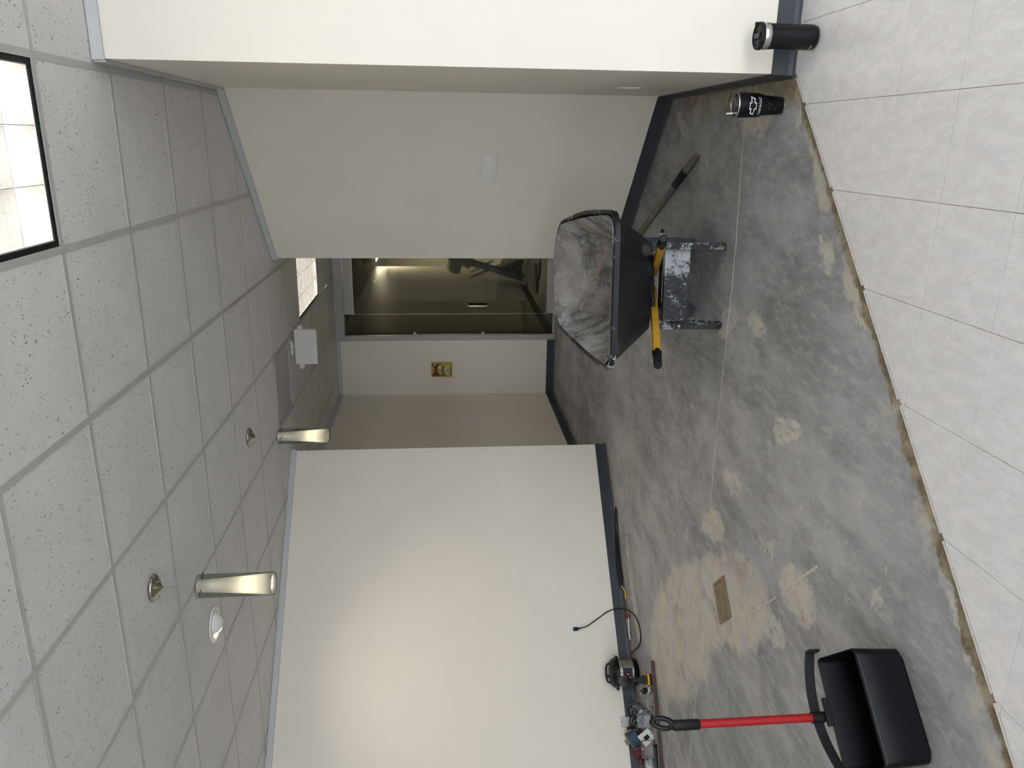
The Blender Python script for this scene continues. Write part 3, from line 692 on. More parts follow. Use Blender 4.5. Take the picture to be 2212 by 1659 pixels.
pf = curved(-.46, .46, .054, .128, .1013).build('panel_border', plain('panel_silver', (.45, .45, .45), .3, .8), o)
pn = curved(-.43, .43, .057, .125, .1022).build('control_panel', M_BLACKM, o)
M_KEY = plain('panel_print', (.13, .13, .14), .5)
for r in range(3):
    for c in range(6):
        if r == 1 and c in (2, 3): continue
        a = -.36 + .145 * c; curved(a - .035, a + .035, .064 + .02 * r, .071 + .02 * r, .1026, 3).build('panel_key', M_KEY, pn)
curved(-.05, .05, .084, .094, .1028, 3).build('display', emis('red_display', (1, .06, .06), .7), pn)
for a, z in ((-.2, .077), (-.3, .092)): curved(a - .02, a + .02, z - .003, z + .003, .103, 2).build('indicator', emis('orange_led', (1, .25, .08), .8), pn)
M_PRINT = plain('steel_print', (.05, .05, .05), .5)
curved(-.16, .16, .046, .049, .1014, 4).build('brand_print', M_PRINT, o)

# ------------------------------------------------------------------ cordless drill standing on its battery
o = thing('cordless_drill', 'black and yellow cordless drill standing on its battery before the cooker', 'drill', (-3.525, 4.40, 0), math.atan2(-4.4, 3.52) + math.radians(90) + math.pi)
M_DY = plain('drill_yellow', (.62, .34, .02), .45, vary=.15); M_DB = plain('drill_grip', (.018, .018, .019), .6, vary=.3)
# local +y points away from the viewer, the drill body lies along y
bt = MB().box((0, .015, .020), (.076, .115, .036), bev=.006).build('battery', M_BLACK, o)
MB().box((0, .012, .046), (.072, .108, .013), bev=.004).build('battery_top', M_DY, bt)
for s in (-1, 1): MB().box((s * .030, -.043, .047), (.014, .006, .030), bev=.002).build('release_tab', M_DY, bt)
MB().box((0, .012, .068), (.062, .09, .020), bev=.008).box((0, .008, .084), (.046, .064, .02), bev=.008).build('foot', M_DB, o)
MB().tube([(0, .006, .08), (0, .0, .11), (0, -.006, .145), (0, -.008, .175)], [.022, .0175, .0185, .021], 14, flat=(.95, 1.25)).build('grip', M_DB, o)
MB().box((0, -.029, .118), (.026, .006, .008), bev=.002).box((0, -.030, .100), (.026, .006, .004), bev=.001).build('grip_accent', M_DY, o)
bd = MB().lathe([(.012, -.058), (.026, -.056), (.032, -.046), (.033, -.02), (.033, .05), (.028, .085), (.024, .10)], 28, Matrix.Translation((0, 0, .203)) @ Matrix.Rotation(-math.pi / 2, 4, 'X')).build('motor_housing', M_DB, o)
cp = MB().lathe([(.010, -.064), (.024, -.062), (.0335, -.050), (.0345, -.03), (.0345, -.012)], 28, Matrix.Translation((0, 0, .203)) @ Matrix.Rotation(-math.pi / 2, 4, 'X')).build('rear_cap', M_DB, o)
MB().box((0, -.063, .203), (.018, .004, .030), bev=.001).build('vent_badge', plain('badge_tan', (.26, .20, .08), .5), cp)
MB().lathe([(.022, .1), (.020, .11), (.019, .14), (.010, .155), (.004, .158)], 20, Matrix.Translation((0, 0, .203)) @ Matrix.Rotation(-math.pi / 2, 4, 'X')).build('chuck', M_BLACKM, o)
MB().box((0, .022, .165), (.014, .012, .03), rot=(.2, 0, 0), bev=.003).build('trigger', M_BLACKM, o)

# ------------------------------------------------------------------ brown bar, dark hose, small tools on the floor
M_BROWN = plain('brown_painted_steel', (.055, .025, .020), .5, .2, vary=.35, scale=40)
a = Vector((-3.385, 4.418, 0)); b = Vector((-4.30, 3.79, 0)); L = (b - a).length
o = thing('steel_bar', 'long brown steel bar lying on the floor in front of the scrap pile', 'steel bar', a, math.atan2(b.y - a.y, b.x - a.x))
MB().box((L / 2, 0, .002), (L, .034, .003), bev=.0008).build('flat_leg', M_BROWN, o)
MB().box((L / 2, .0155, .015), (L, .003, .026), bev=.0008).build('upright_leg', M_BROWN, o)
for x in (.08, .20, .62, .8): MB().cyl((x, -.003, .0034), (x, -.003, .0042), .004, n=10).build('hole', M_BLACKM, o)
o = thing('black_hose', 'short dark hose lying along the brown bar', 'hose', (-3.96, 4.16, 0))
MB().tube(spline([(.05, .05, .012), (-.05, -.01, .012), (-.15, -.09, .012), (-.27, -.18, .012)], 5), .011, 10).build('rubber_tube', plain('dark_hose', (.02, .024, .026), .5), o)
MB().lathe([(.0125, 0), (.0125, .016)], 14, Matrix.Translation((.055, .054, .012)) @ Vector((-.85, -.6, 0)).to_track_quat('Z', 'Y').to_matrix().to_4x4()).build('end_collar', M_BLACKM, o)

def tb(name, pts, r, mat, par, n=8, k=5, flat=None): return MB().tube(spline(pts, k), r, n, flat=flat).build(name, mat, par)
o = thing('pliers', 'thin steel pliers with red handle tips beside the dark base', 'pliers', (-3.585, 5.07, 0))
M_RED = plain('red_grip', (.20, .012, .016), .5)
tb('arm', [(.045, .062, .012), (.01, .02, .012), (-.02, -.02, .012), (-.05, -.055, .010)], .0055, M_STEEL, o)
tb('arm', [(.085, .02, .012), (.04, -.005, .012), (.0, -.03, .012), (-.05, -.062, .010)], .0055, M_STEEL, o)
tb('grip_tip', [(.065, .083, .012), (.055, .073, .012), (.045, .062, .012)], .009, M_RED, o)
tb('grip_tip', [(.110, .036, .012), (.097, .028, .012), (.085, .02, .012)], .009, M_RED, o)
MB().cyl((-.052, -.060, .002), (-.052, -.060, .02), .010, n=12).build('pivot', M_STEEL, o)
o = thing('cable_loop', 'black cable folded along the base with a yellow stripped end', 'cable', (-3.15, 5.55, 0))
b0 = Vector(o.location)
def wl(x, out, z): return Vector(on_left(x, out, z)) - b0
tb('cable', [wl(-3.40, .045, .012), wl(-3.3, .030, .014), wl(-3.15, .028, .012), wl(-3.05, .05, .010), wl(-2.96, .115, .008), wl(-2.99, .135, .008), wl(-3.1, .10, .008), wl(-3.25, .07, .010), wl(-3.38, .06, .010)], .0052, M_BLACKM, o, k=7)
tb('cable', [wl(-3.41, .03, .026), wl(-3.3, .022, .03), wl(-3.2, .022, .026), wl(-3.1, .024, .012)], .0055, M_BLACKM, o)
M_YW = plain('yellow_wire', (.62, .42, .07), .5)
for k in range(3): tb('wire_end', [wl(-3.395 - .003 * k, .04 + .004 * k, .014 + .004 * k), wl(-3.42, .06 + .006 * k, .012), wl(-3.435, .085 + .006 * k, .008), wl(-3.455, .085 + .007 * k, .006), wl(-3.475, .07 + .006 * k, .006)], .004, M_YW, o)

# brass floor box
o = thing('floor_box', 'brass floor outlet plate with two lids set in the concrete', 'floor outlet', (-2.238, 3.376, 0), math.radians(45.5))
M_BRASS = plain('aged_brass', (.22, .165, .085), .38, .9, vary=.18, scale=20)
# local y runs along the short side of the photo, x along the long side
MB().box((0, 0, .004), (.210, .178, .007), bev=.003).build('plate', M_BRASS, o)
for k, s in enumerate((-1, 1)):
    ld = MB().box((s * .044 - .008, 0, .0085), (.080, .088, .003), bev=.0008).build('lid', M_BRASS, o)
    MB().box((s * .044 - .008, .030, .0104), (.050, .003, .0012)).build('slot', plain('dark_brass', (.10, .07, .03), .5, .6), ld)
    MB().cyl((s * .044 - .008, -.024, .0098), (s * .044 - .008, -.024, .0106), .007, n=14).build('screw', M_BRASS, ld)
MB().box((.088, 0, .0085), (.004, .10, .002)).build('hinge', plain('dark_brass', (.10, .07, .03), .5, .6), o)

# ------------------------------------------------------------------ pile of electrical scrap by the wall
def jbox(label, loc, rot, w=.1, d=.1, h=.055, mat=M_GALV, inside=None, group='metal boxes in the scrap pile', ears=True):
    o = thing('junction_box', label, 'junction box', loc, rot=rot, group=group); t = .0022
    f = MB().box((0, 0, t / 2), (w, d, t)); q = MB()
    for s in (-1, 1): f.box((s * (w / 2 - t / 2), 0, h / 2 + t / 2), (t, d, h - t)).box((0, s * (d / 2 - t / 2), h / 2 + t / 2), (w - 2 * t, t, h - t))
    f.build('shell', mat, o)
    if ears:
        for s in (-1, 1): MB().box((0, s * (d / 2 - .007), h + .001), (.018, .014, .002)).cyl((0, s * (d / 2 - .007), h + .002), (0, s * (d / 2 - .007), h + .004), .003, n=8).build('mounting_ear', mat, o)
    for s in (-1, 1):
        MB().cyl((s * w / 2, 0, h * .5), (s * (w / 2 + .0012), 0, h * .5), min(.011, h * .3), n=16).build('knockout', mat, o)
        MB().cyl((0, s * d / 2, h * .5), (0, s * (d / 2 + .0012), h * .5), min(.011, h * .3), n=16).build('knockout', mat, o)
    MB().cyl((0, 0, -.0012), (0, 0, 0), .014, n=16).build('knockout', mat, o)
    if inside: MB().box((0, 0, h * .35), (w * .8, d * .8, h * .4), bev=.006).build('wiring', inside, o)
    return o
M_BEIGE = plain('beige_box_paint', (.20, .195, .165), .5, .2, vary=.1)
M_BLUE = plain('blue_connector', (.04, .09, .17), .5, vary=.5, scale=25)
M_PALE = plain('pale_plate', (.58, .58, .56), .45, vary=.05)
R_ = math.radians
jbox('dented galvanised box standing near the middle of the pile', (-3.83, 4.35, .045), (R_(62), R_(8), R_(50)), .09, .095, .05)
jbox('galvanised box lying at the right edge of the pile', (-3.93, 4.55, .012), (R_(20), R_(-12), R_(15)), .11, .10, .045)
jbox('galvanised box with wiring behind the right edge of the pile', (-4.0, 4.63, .03), (R_(75), 0, R_(80)), .10, .08, .05, inside=M_BLACKM)
jbox('galvanised box leaning high against the wall over the red case', (-4.29, 4.60, .12), (R_(68), R_(20), R_(40)), .105, .075, .045)
jbox('large beige box with blue connectors inside, tilted open', (-4.08, 4.49, .055), (R_(42), R_(-30), R_(35)), .13, .10, .05, M_BEIGE, M_BLUE, ears=False)
jbox('flat grey box leaning on the brown bar at the left of the pile', (-3.99, 4.26, .03), (R_(60), R_(6), R_(48)), .11, .09, .04, plain('grey_box_paint', (.24, .24, .225), .5, .2, vary=.12))
def cover(label, loc, rot, w, h, mat, cut=True, th=.003, grp='cover plates in the scrap pile'):
    o = thing('cover_plate', label, 'cover plate', loc, rot=rot, group=grp)
    MB().box((0, 0, 0), (w, h, th), bev=.001).build('plate', mat, o)
    if cut: MB().box((0, 0, th / 2 + .0004), (w * .33, h * .4, .0012)).build('opening', M_BLACKM, o)
    for s in (-1, 1): MB().cyl((0, s * h * .4, th / 2), (0, s * h * .4, th / 2 + .001), .0035, n=8).build('screw_hole', M_BLACKM, o)
    return o
cover('white cover plate leaning on the grey box', (-3.92, 4.30, .045), (R_(58), R_(-38), R_(42)), .085, .10, M_PALE)
cover('thin cover plate on edge against the dark base', (-4.19, 4.705, .10), (R_(96), R_(35), R_(62)), .075, .11, M_PALE, False)
cover('thin bright cover plate on edge right of the beige box', (-4.08, 4.64, .085), (R_(90), R_(4), R_(58)), .07, .11, M_PALE, False)
cover('beige bracket plate lying across the top of the pile', (-4.20, 4.56, .115), (R_(30), R_(-30), R_(40)), .035, .17, M_BEIGE, False)
cover('pale torn plate hanging left of the high box', (-4.35, 4.60, .12), (R_(80), R_(-30), R_(30)), .05, .11, M_GALV, False)
o = thing('red_case', 'dark red plastic case at the back of the pile', 'case', (-4.19, 4.535, 0), R_(42))
M_RC = plain('dark_red_plastic', (.14, .008, .012), .4, vary=.15)
MB().box((0, 0, .032), (.19, .08, .062), bev=.014).build('body', M_RC, o)
MB().box((-.02, 0, .067), (.12, .05, .01), bev=.004).build('lid', M_RC, o); MB().tube(spline([(-.09, -.05, .03), (-.11, -.06, .035), (-.13, -.05, .03)], 4), .013, 10).build('grip', M_RC, o)
# receptacle with pigtail wires
o = thing('wall_receptacle', 'white receptacle with black and white wires beside the drill', 'receptacle', (-3.64, 4.43, 0), R_(52))
MB().box((0, 0, .010), (.038, .10, .003), bev=.001).build('strap', M_STEEL, o)
MB().box((0, 0, .020), (.034, .070, .018), bev=.003).build('face', M_PALE, o); MB().box((0, .004, .044), (.032, .062, .030), bev=.003).build('back_body', M_BLACKM, o)
tb('white_wire', [(.0, .03, .05), (.0, .08, .06), (.01, .13, .045), (.015, .19, .03), (.03, .23, .012)], .003, M_PALE, o)
tb('black_wire', [(.01, .03, .05), (.015, .08, .055), (.03, .13, .04), (.03, .19, .02), (.05, .22, .01)], .003, M_BLACKM, o)
jbox('small galvanised box on its side beside the bent white bracket', (-3.87, 4.45, .02), (R_(85), R_(20), R_(70)), .075, .07, .045)
jbox('shallow galvanised box at the far left of the pile', (-4.08, 4.30, .004), (0, 0, R_(30)), .10, .10, .03)
o = thing('cable_offcut', 'tangle of dark cable offcuts among the galvanised boxes', 'cable', (-3.95, 4.47, 0))
for k in range(4): tb('cable', [(.06 - .03 * k, .05 - .02 * k, .012), (.02, .03 * k - .02, .05 + .012 * k), (-.05, .02, .08 + .01 * k), (-.10 + .01 * k, -.03, .05), (-.13, -.02 - .02 * k, .012)], .0055, M_BLACKM, o)
# loose clips, bracket, cube plug, strap
o = thing('metal_bracket', 'bent white metal bracket on the right edge of the pile', 'bracket', (-3.80, 4.47, 0), R_(40))
MB().box((0, 0, .002), (.07, .03, .003)).box((-.034, 0, .035), (.003, .03, .066)).build('angle', M_PALE, o); MB().cyl((.02, 0, .0035), (.02, 0, .0045), .006, n=10).build('hole', M_BLACKM, o)
o = thing('metal_bracket', 'curled white strip lying on the galvanised box', 'bracket', (-3.83, 4.41, .06), R_(20))
tb('strip', [(-.03, 0, 0), (-.01, .005, .014), (.02, 0, .012), (.04, -.01, -.004)], .008, M_PALE, o, flat=(1.4, .2)); MB().cyl((0, 0, .014), (0, 0, .017), .004, n=8).build('rivet', M_GALV, o)
for k, (x, y) in enumerate(((-3.70, 4.38), (-3.735, 4.36), (-3.755, 4.385), (-3.72, 4.345))):
    o = thing('wire_clip', ('tiny steel clip nearest the white receptacle', 'tiny steel clip second from the receptacle', 'tiny steel clip farthest from the receptacle', 'tiny steel clip touching the brown bar')[k], 'clip', (x, y, 0), R_(37 * k), 'steel clips beside the brown bar')
    MB().tube([(.012 * math.cos(t), .012 * math.sin(t), .012 + .006 * math.sin(2 * t)) for t in [i * .52 for i in range(12)]], .0028, 6, closed=True).build('ring', M_GALV, o)
    MB().box((.01, 0, .006), (.018, .008, .010), bev=.002).build('screw_block', M_STEEL, o)
o = thing('adapter_block', 'small cream adapter block with a cable left of the pile', 'adapter', (-4.09, 4.36, 0), R_(50))
MB().box((0, 0, .022), (.034, .034, .040), bev=.004).build('block', plain('cream_block', (.50, .48, .38), .5), o)
tb('cable', [(-.01, 0, .004), (-.06, .0, .004), (-.11, .01, .004), (-.16, .0, .004)], .0035, plain('cream_block', (.5, .48, .38)), o)
o = thing('white_profile', 'pair of white plastic channel offcuts at the left edge', 'plastic channel', (-4.16, 4.27, 0), R_(35))
for s in (-1, 1): MB().box((0, s * .03, .018), (.10, .004, .034)).build('side', M_PALE, o)
MB().box((0, 0, .003), (.10, .06, .004)).box((0, 0, .02), (.1, .012, .03)).build('floor_web', M_PALE, o)
o = thing('steel_strap', 'thin pale strap lying beside the brown bar left of the pile', 'strap', (-4.02, 4.22, 0), R_(34))
MB().box((-.1, 0, .003), (.28, .012, .002)).build('strip', M_PALE, o); MB().cyl((.02, 0, .004), (.02, 0, .005), .003, n=8).build('hole', M_BLACKM, o)

# ------------------------------------------------------------------ wooden tool handle lying behind the wheelbarrow
a = Vector((-.062, 4.318, .019)); b = Vector((-.66, 5.55, .019)); d = (b - a); L = d.length
o = thing('tool_handle', 'long wooden tool handle with a black taped sleeve lying behind the wheelbarrow', 'tool handle', (a.x, a.y, 0), math.atan2(d.y, d.x))
t = T('weathered_wood'); wv = t.noise(9, 6, .6, t.mapping(sc=(.6, 7, 7)))
c = t.mix(t.rng(wv, .35, .65), (.10, .075, .052), (.20, .155, .11)); c = t.mix(t.rng(t.noise(5, 5), .58, .66), c, (.03, .026, .022)); t.set(c, .6); t.bump(wv, .2, .002); M_WOOD = t.m
MB().tube([(0, 0, .019), (.008, 0, .019), (.03, 0, .019), (.3, 0, .019), (L * .6, 0, .019), (L, 0, .019)], [.010, .0165, .0185, .0175, .018, .017], 18).build('shaft', M_WOOD, o)
sl = MB().tube([(.20, 0, .0215), (.205, 0, .0215), (.30, 0, .0215), (.40, 0, .0215), (.405, 0, .0215)], [.017, .0215, .022, .0215, .017], 18).build('taped_sleeve', M_BLACKM, o)
tb('loose_strap', [(.21, -.018, .02), (.20, -.03, .016), (.22, -.036, .010), (.25, -.024, .008)], .004, M_BLACKM, sl); tb('loose_strap', [(.21, .018, .03), (.185, .028, .036), (.175, .018, .038)], .003, M_BLACKM, sl)
MB().tube([(L - .03, 0, .019), (L + .08, 0, .019)], .0195, 16).build('ferrule', M_BLACKM, o)

# ------------------------------------------------------------------ drinking mugs on the floor
def text_mesh(s, size, spacing=1.0):
    cu = bpy.data.curves.new('lettering', 'FONT'); cu.body = s; cu.size = size; cu.align_x = 'CENTER'; cu.align_y = 'CENTER'; cu.space_character = spacing; cu.resolution_u = 2
    ob = bpy.data.objects.new('lettering_tmp', cu); col.objects.link(ob); dg = bpy.context.evaluated_depsgraph_get()
    me = bpy.data.meshes.new_from_object(ob.evaluated_get(dg)); vs = [v.co.copy() for v in me.vertices]; fs = [tuple(p.vertices) for p in me.polygons]
    bpy.data.objects.remove(ob); bpy.data.meshes.remove(me); bpy.data.curves.remove(cu); return vs, fs
def wrap(vs, fs, rfun, ang, zc, stretch=1.0, vstretch=1.0, sub=2):
    """bend flat lettering round a cup; ang = direction of its middle"""
    bm = bmesh.new(); V = [bm.verts.new(v) for v in vs]
    for f in fs:
        try: bm.faces.new([V[i] for i in f])
        except ValueError: pass
    bmesh.ops.triangulate(bm, faces=bm.faces[:])
    for _ in range(sub): bmesh.ops.subdivide_edges(bm, edges=[e for e in bm.edges if e.calc_length() > .004], cuts=1)
    for v in bm.verts:
        z = zc + v.co.y * vstretch; R = rfun(z) + .0005; a = ang + v.co.x * stretch / R; v.co = Vector((R * math.cos(a), R * math.sin(a), z))
    bmesh.ops.recalc_face_normals(bm, faces=bm.faces[:]); return MB().bm(bm)
M_PWHITE = plain('printed_white', (.80, .80, .80), .5, vary=.03); M_CUP = plain('black_powder_coat', (.0042, .0045, .006), .36, spec=.3, vary=.15, rv=.01)
M_CLEAR = glass('clear_lid', (.82, .82, .80), .05, 1.45, 1.0)
o = thing('tumbler', 'black tumbler with white emblem, clear lid and straw on bare concrete', 'tumbler', (.155, 3.315, 0))
P2 = [(.033, 0), (.0345, .004), (.0385, .06), (.0405, .084), (.0445, .096), (.0475, .106), (.0495, .150), (.0500, .196)]
def r2(z):
    for (ra, za), (rb, zb) in zip(P2[1:-1], P2[2:]):
        if za <= z <= zb: return ra + (rb - ra) * (z - za) / (zb - za)
    return P2[-1][0]
MB().lathe(P2, 48).build('body', M_CUP, o)
MB().lathe([(.0325, 0), (.0343, .0004), (.0349, .004), (.0346, .0055)], 40).build('steel_foot', M_STEEL, o)
MB().lathe([(.0500, .1955), (.0512, .197), (.0512, .202), (.0495, .203), (.047, .203), (.047, .197)], 48, close=False).build('steel_rim', M_STEEL, o)
ld = MB().lathe([(.0505, .2025), (.0515, .206), (.0505, .214), (.046, .217), (.044, .211), (.002, .210)], 48, close=False).build('lid', M_CLEAR, o)
MB().box((-.005, .012, .213), (.03, .02, .004), bev=.002).build('lid_slider', M_CLEAR, ld)
MB().cyl((-.026, -.018, .12), (-.036, -.020, .243), .0034, n=10).build('straw', plain('pale_straw', (.62, .66, .70), .4), o)
ANG2 = math.atan2(-3.315, -.155) - .06
vs, fs = text_mesh('CHEVROLET', .0135, 1.02)
wrap(vs, fs, r2, ANG2, .1115, 1.02, 1.0).build('lettering', M_PWHITE, o)
W_, H_ = .040, .0175; cw, ch = .0135, .0150; bw = .0085; sl_ = .0055
def bow(k):   # outline of the emblem inset by k
    return [(-W_ + k * 1.2 + .000, -bw + k), (-cw + k * .0 - 0, -bw + k), (-cw + k, -ch + k), (cw - k, -ch + k), (cw - k, -bw + k), (W_ - sl_ * 1.5 - k * 1.7, -bw + k), (W_ - k * 1.2, bw - k), (cw - k, bw - k), (cw - k, ch - k), (-cw + k, ch - k), (-cw + k, bw - k), (-W_ + sl_ * 1.5 + k * 1.7, bw - k)]
ou, inn = bow(0), bow(.0034); n = len(ou)
ou[0] = (-W_, -bw); inn[0] = (-W_ + .0056, -bw + .0034); inn[1] = (-cw + .0034, -bw + .0034); inn[7] = (cw - .0034, bw - .0034)
ou[1] = (-cw, -bw)
wrap([Vector((*p, 0)) for p in ou + inn], [(i, (i + 1) % n, n + (i + 1) % n, n + i) for i in range(n)], r2, ANG2, .1425, 1.0, 1.0, 3).build('emblem', M_PWHITE, o)
for k, (a, z) in enumerate(((-.2, .072), (.1, .066), (.3, .075), (-.35, .04))):
    q = ANG2 + a; R = r2(z) + .0002; MB().box((R * math.cos(q), R * math.sin(q), z), (.0014, .0014, .0018)).build('scratch', M_PWHITE, o)

o = thing('travel_mug', 'black travel mug with steel band and flip lid on the tile floor', 'travel mug', (.388, 3.075, .0037))
P1 = [(.034, 0), (.040, .002), (.0445, .012), (.0455, .03), (.0445, .09), (.0438, .125), (.0445, .16), (.0462, .186)]
def r1(z):
    for (ra, za), (rb, zb) in zip(P1[1:-1], P1[2:]):
        if za <= z <= zb: return ra + (rb - ra) * (z - za) / (zb - za)
    return P1[-1][0]
MB().lathe(P1, 48).build('body', M_CUP, o)
MB().lathe([(.0462, .1855), (.0476, .188), (.0480, .209), (.0465, .211)], 48).build('steel_band', M_STEEL, o)
ld = MB().lathe([(.0478, .210), (.0492, .212), (.0492, .219), (.0480, .225), (.0455, .2265), (.0440, .222), (.002, .221)], 48).build('lid', M_BLACKM, o)
MB().box((.0, .004, .2235), (.020, .052, .007), bev=.003).build('flip_tab', M_BLACK, ld); MB().box((-.024, -.006, .223), (.006, .03, .004), bev=.0015).build('drink_slot', M_BLACK, ld)
MB().box((.042, .018, .225), (.016, .014, .010), rot=(0, 0, .4), bev=.003).build('hinge_tab', M_BLACKM, ld)
ANG1 = math.atan2(-3.075, -.388)
vs, fs = text_mesh('contigo', .0105, 1.0)
wrap(vs, fs, r1, ANG1 - .98, .027, 1.0, 1.0).build('lettering', M_PWHITE, o)

# ------------------------------------------------------------------ lobby dustpan with red handle
o = thing('dustpan', 'black upright dustpan with a long red handle', 'dustpan', (-1.612, 1.846, 0), math.atan2(.748, .664))
# local x along the pan, y away from the viewer
def pan_mesh():
    # outer and inner loops of a bin whose rear (y small) is low and whose far side is higher; built as lofted rounded boxes
    bm = bmesh.new(); N = 48
    def loop(hx, y0, y1, rad, zf):
        out = []; cs = [(hx - rad, y1 - rad, 0), (-hx + rad, y1 - rad, 90), (-hx + rad, y0 + rad, 180), (hx - rad, y0 + rad, 270)]
        for cx, cy, a0 in cs:
            for k in range(N // 4):
                a = math.radians(a0 + 90 * k / (N // 4 - 1)); x, y = cx + rad * math.cos(a), cy + rad * math.sin(a); out.append(bm.verts.new((x, y, zf(x, y))))
        return out
    def top(x, y):
        t = max(0, min(1, (y - .0) / .17)); base = .147 + .05 * t
        if abs(x) > .145: base -= .020 * math.exp(-((t - .35) / .16) ** 2)
        return base
    L = [loop(.155, .004, .150, .03, lambda x, y: 0.0), loop(.166, -.002, .162, .028, lambda x, y: .010), loop(.170, .002, .172, .026, lambda x, y: top(x, y) * .55), loop(.1735, .004, .179, .024, lambda x, y: top(x, y) - .008), loop(.1738, .0055, .1792, .024, lambda x, y: top(x, y) - .003),
         loop(.1732, .009, .1785, .024, top), loop(.1705, .012, .176, .022, top), loop(.167, .010, .168, .024, lambda x, y: top(x, y) * .55), loop(.160, .006, .155, .026, lambda x, y: .014)]
    for a, b in zip(L[:-1], L[1:]):
        for i in range(N): j = (i + 1) % N; bm.faces.new((a[i], a[j], b[j], b[i]))
    bm.faces.new(L[0][::-1]); bm.faces.new(L[-1]); bmesh.ops.recalc_face_normals(bm, faces=bm.faces[:]); return bm
pan = MB().bm(pan_mesh(), smooth=True).build('pan', plain('dustpan_plastic', (.0040, .0042, .0052), .33, spec=.2, vary=.15, rv=.01), o)
pan.data.set_sharp_from_angle(angle=math.radians(32))
bl = MB(); vs = []; fs = []; n = 24
for i in range(n + 1):
    t = -1 + 2 * i / n; x = .196 * t; y = .150 + .055 * (1 - t * t); z = .196 + .018 * (1 - t * t) + .012 * t
    for (dy, dz) in ((0, 0), (0, .030), (.009, .030), (.009, 0)): vs.append((x, y + dy, z + dz))
for i in range(n):
    a = 4 * i
    for k in range(4): l = (k + 1) % 4; fs.append((a + k, a + l, a + 4 + l, a + 4 + k))
fs += [(3, 2, 1, 0), (4 * n, 4 * n + 1, 4 * n + 2, 4 * n + 3)]
bail = MB().add(vs, fs).build('bail', M_BLACKM, o)
for s in (-1, 1): MB().box((s * .192, .140, .210 + .012 * s), (.010, .034, .040), bev=.004).build('bail_hook', M_BLACKM, bail)
MB().box((0.01, .172, .205), (.085, .016, .020), bev=.003).build('latch', M_BLACKM, o)
HB = Vector((0, .208, .236)); HT = Vector((.0, .214, .63))
MB().cyl(HB - Vector((0, 0, .03)), HB + Vector((0, 0, .012)), .0175, n=20).build('socket', M_BLACKM, o)
MB().cyl(HB, HT, .0135, n=24).build('handle_tube', plain('red_painted_tube', (.30, .010, .012), .42, spec=.3, vary=.06), o)
gp = MB().lathe([(.0135, 0), (.0165, .004), (.0168, .08), (.0150, .088)], 24, Matrix.Translation(HT - Vector((0, 0, .012)))).build('grip', M_BLACKM, o)
A = Matrix.Translation(HT + Vector((0, 0, .07))) @ Matrix.Rotation(R_(12), 4, 'Y'); n = 32; vs = []; fs = []
for i in range(n):
    a = 2 * math.pi * i / n
    for (rx, rz) in ((.021, .041), (.008, .024)):
        for dy in (-.013, .013): vs.append(A @ Vector((rx * math.sin(a), .004 + dy, .039 - rz * math.cos(a))))
for i in range(n):
    p, q = 4 * i, 4 * ((i + 1) % n); fs += [(p, p + 1, q + 1, q), (p + 2, q + 2, q + 3, p + 3), (p, q, q + 2, p + 2), (p + 1, p + 3, q + 3, q + 1)]
MB().add(vs, fs, smooth=True).build('hanging_loop', M_BLACK, gp)

# ------------------------------------------------------------------ wheelbarrow
wb = thing('wheelbarrow', 'black two-wheeled wheelbarrow caked with grey concrete, yellow handles', 'wheelbarrow', (-.685, 3.79, 0), math.radians(5.5))
M_POLY = None
t = T('dusty_black_poly'); dust = t.math('MULTIPLY', t.rng(t.noise(6, 9, .75, t.mapping(sc=(1.6, 1.6, .6))), .48, .64), t.rng(t.noise(2.6, 3), .44, .58))
c = t.mix(t.rng(t.noise(3, 5), .35, .65), (.011, .0115, .013), (.021, .022, .024)); c = t.mix(t.math('MULTIPLY', dust, .75), c, (.22, .22, .215)); t.set(c, t.rng(dust, 0, 1, .45, .8), spec=.3); M_POLY = t.m
t = T('dried_concrete_crust'); n1 = t.noise(7, 9, .7); n2 = t.noise(22, 8, .7); n3 = t.noise(2.4, 4)
c = t.mix(t.rng(n1, .38, .60), (.20, .19, .18), (.50, .495, .49)); c = t.mix(t.rng(n2, .52, .66, 0, .8), c, (.66, .67, .68)); c = t.mix(t.rng(n3, .5, .66, 0, .6), c, (.34, .285, .23)); c = t.mix(t.rng(t.noise(5.5, 6), .61, .66, 0, .8), c, (.50, .41, .34))
t.set(c, .85, spec=.3); t.bump(t.math('ADD', n1, t.math('MULTIPLY', n2, .5)), .95, .025); M_CRUST = t.m
def splat(name, base, spl, lo, hi, sc=26, rough=.5, metal=.3):
    t = T(name); a = t.rng(t.noise(sc, 8, .72), lo, hi); b = t.rng(t.noise(4, 4), .35, .65, -.08, .08)
    a = t.rng(t.math('ADD', t.noise(sc, 8, .72), b), lo, hi)
    t.set(t.mix(a, base, spl), t.rng(a, 0, 1, rough, .85), metal); t.bump(a, .3, .003); return t.m
M_LEG = splat('spattered_black_steel', (.012, .012, .014), (.40, .43, .46), .50, .66)
M_RIM = splat('spattered_rim', (.010, .010, .011), (.45, .45, .45), .56, .66, 22)
M_TYRE = plain('dusty_tyre', (.085, .095, .115), .7, vary=.3, scale=8)
M_HY = plain('yellow_handle_paint', (.62, .36, .028), .42, vary=.12, scale=8)
M_HW = splat('worn_yellow_paint', (.58, .34, .03), (.36, .34, .30), .60, .70, 6, .45, 0)

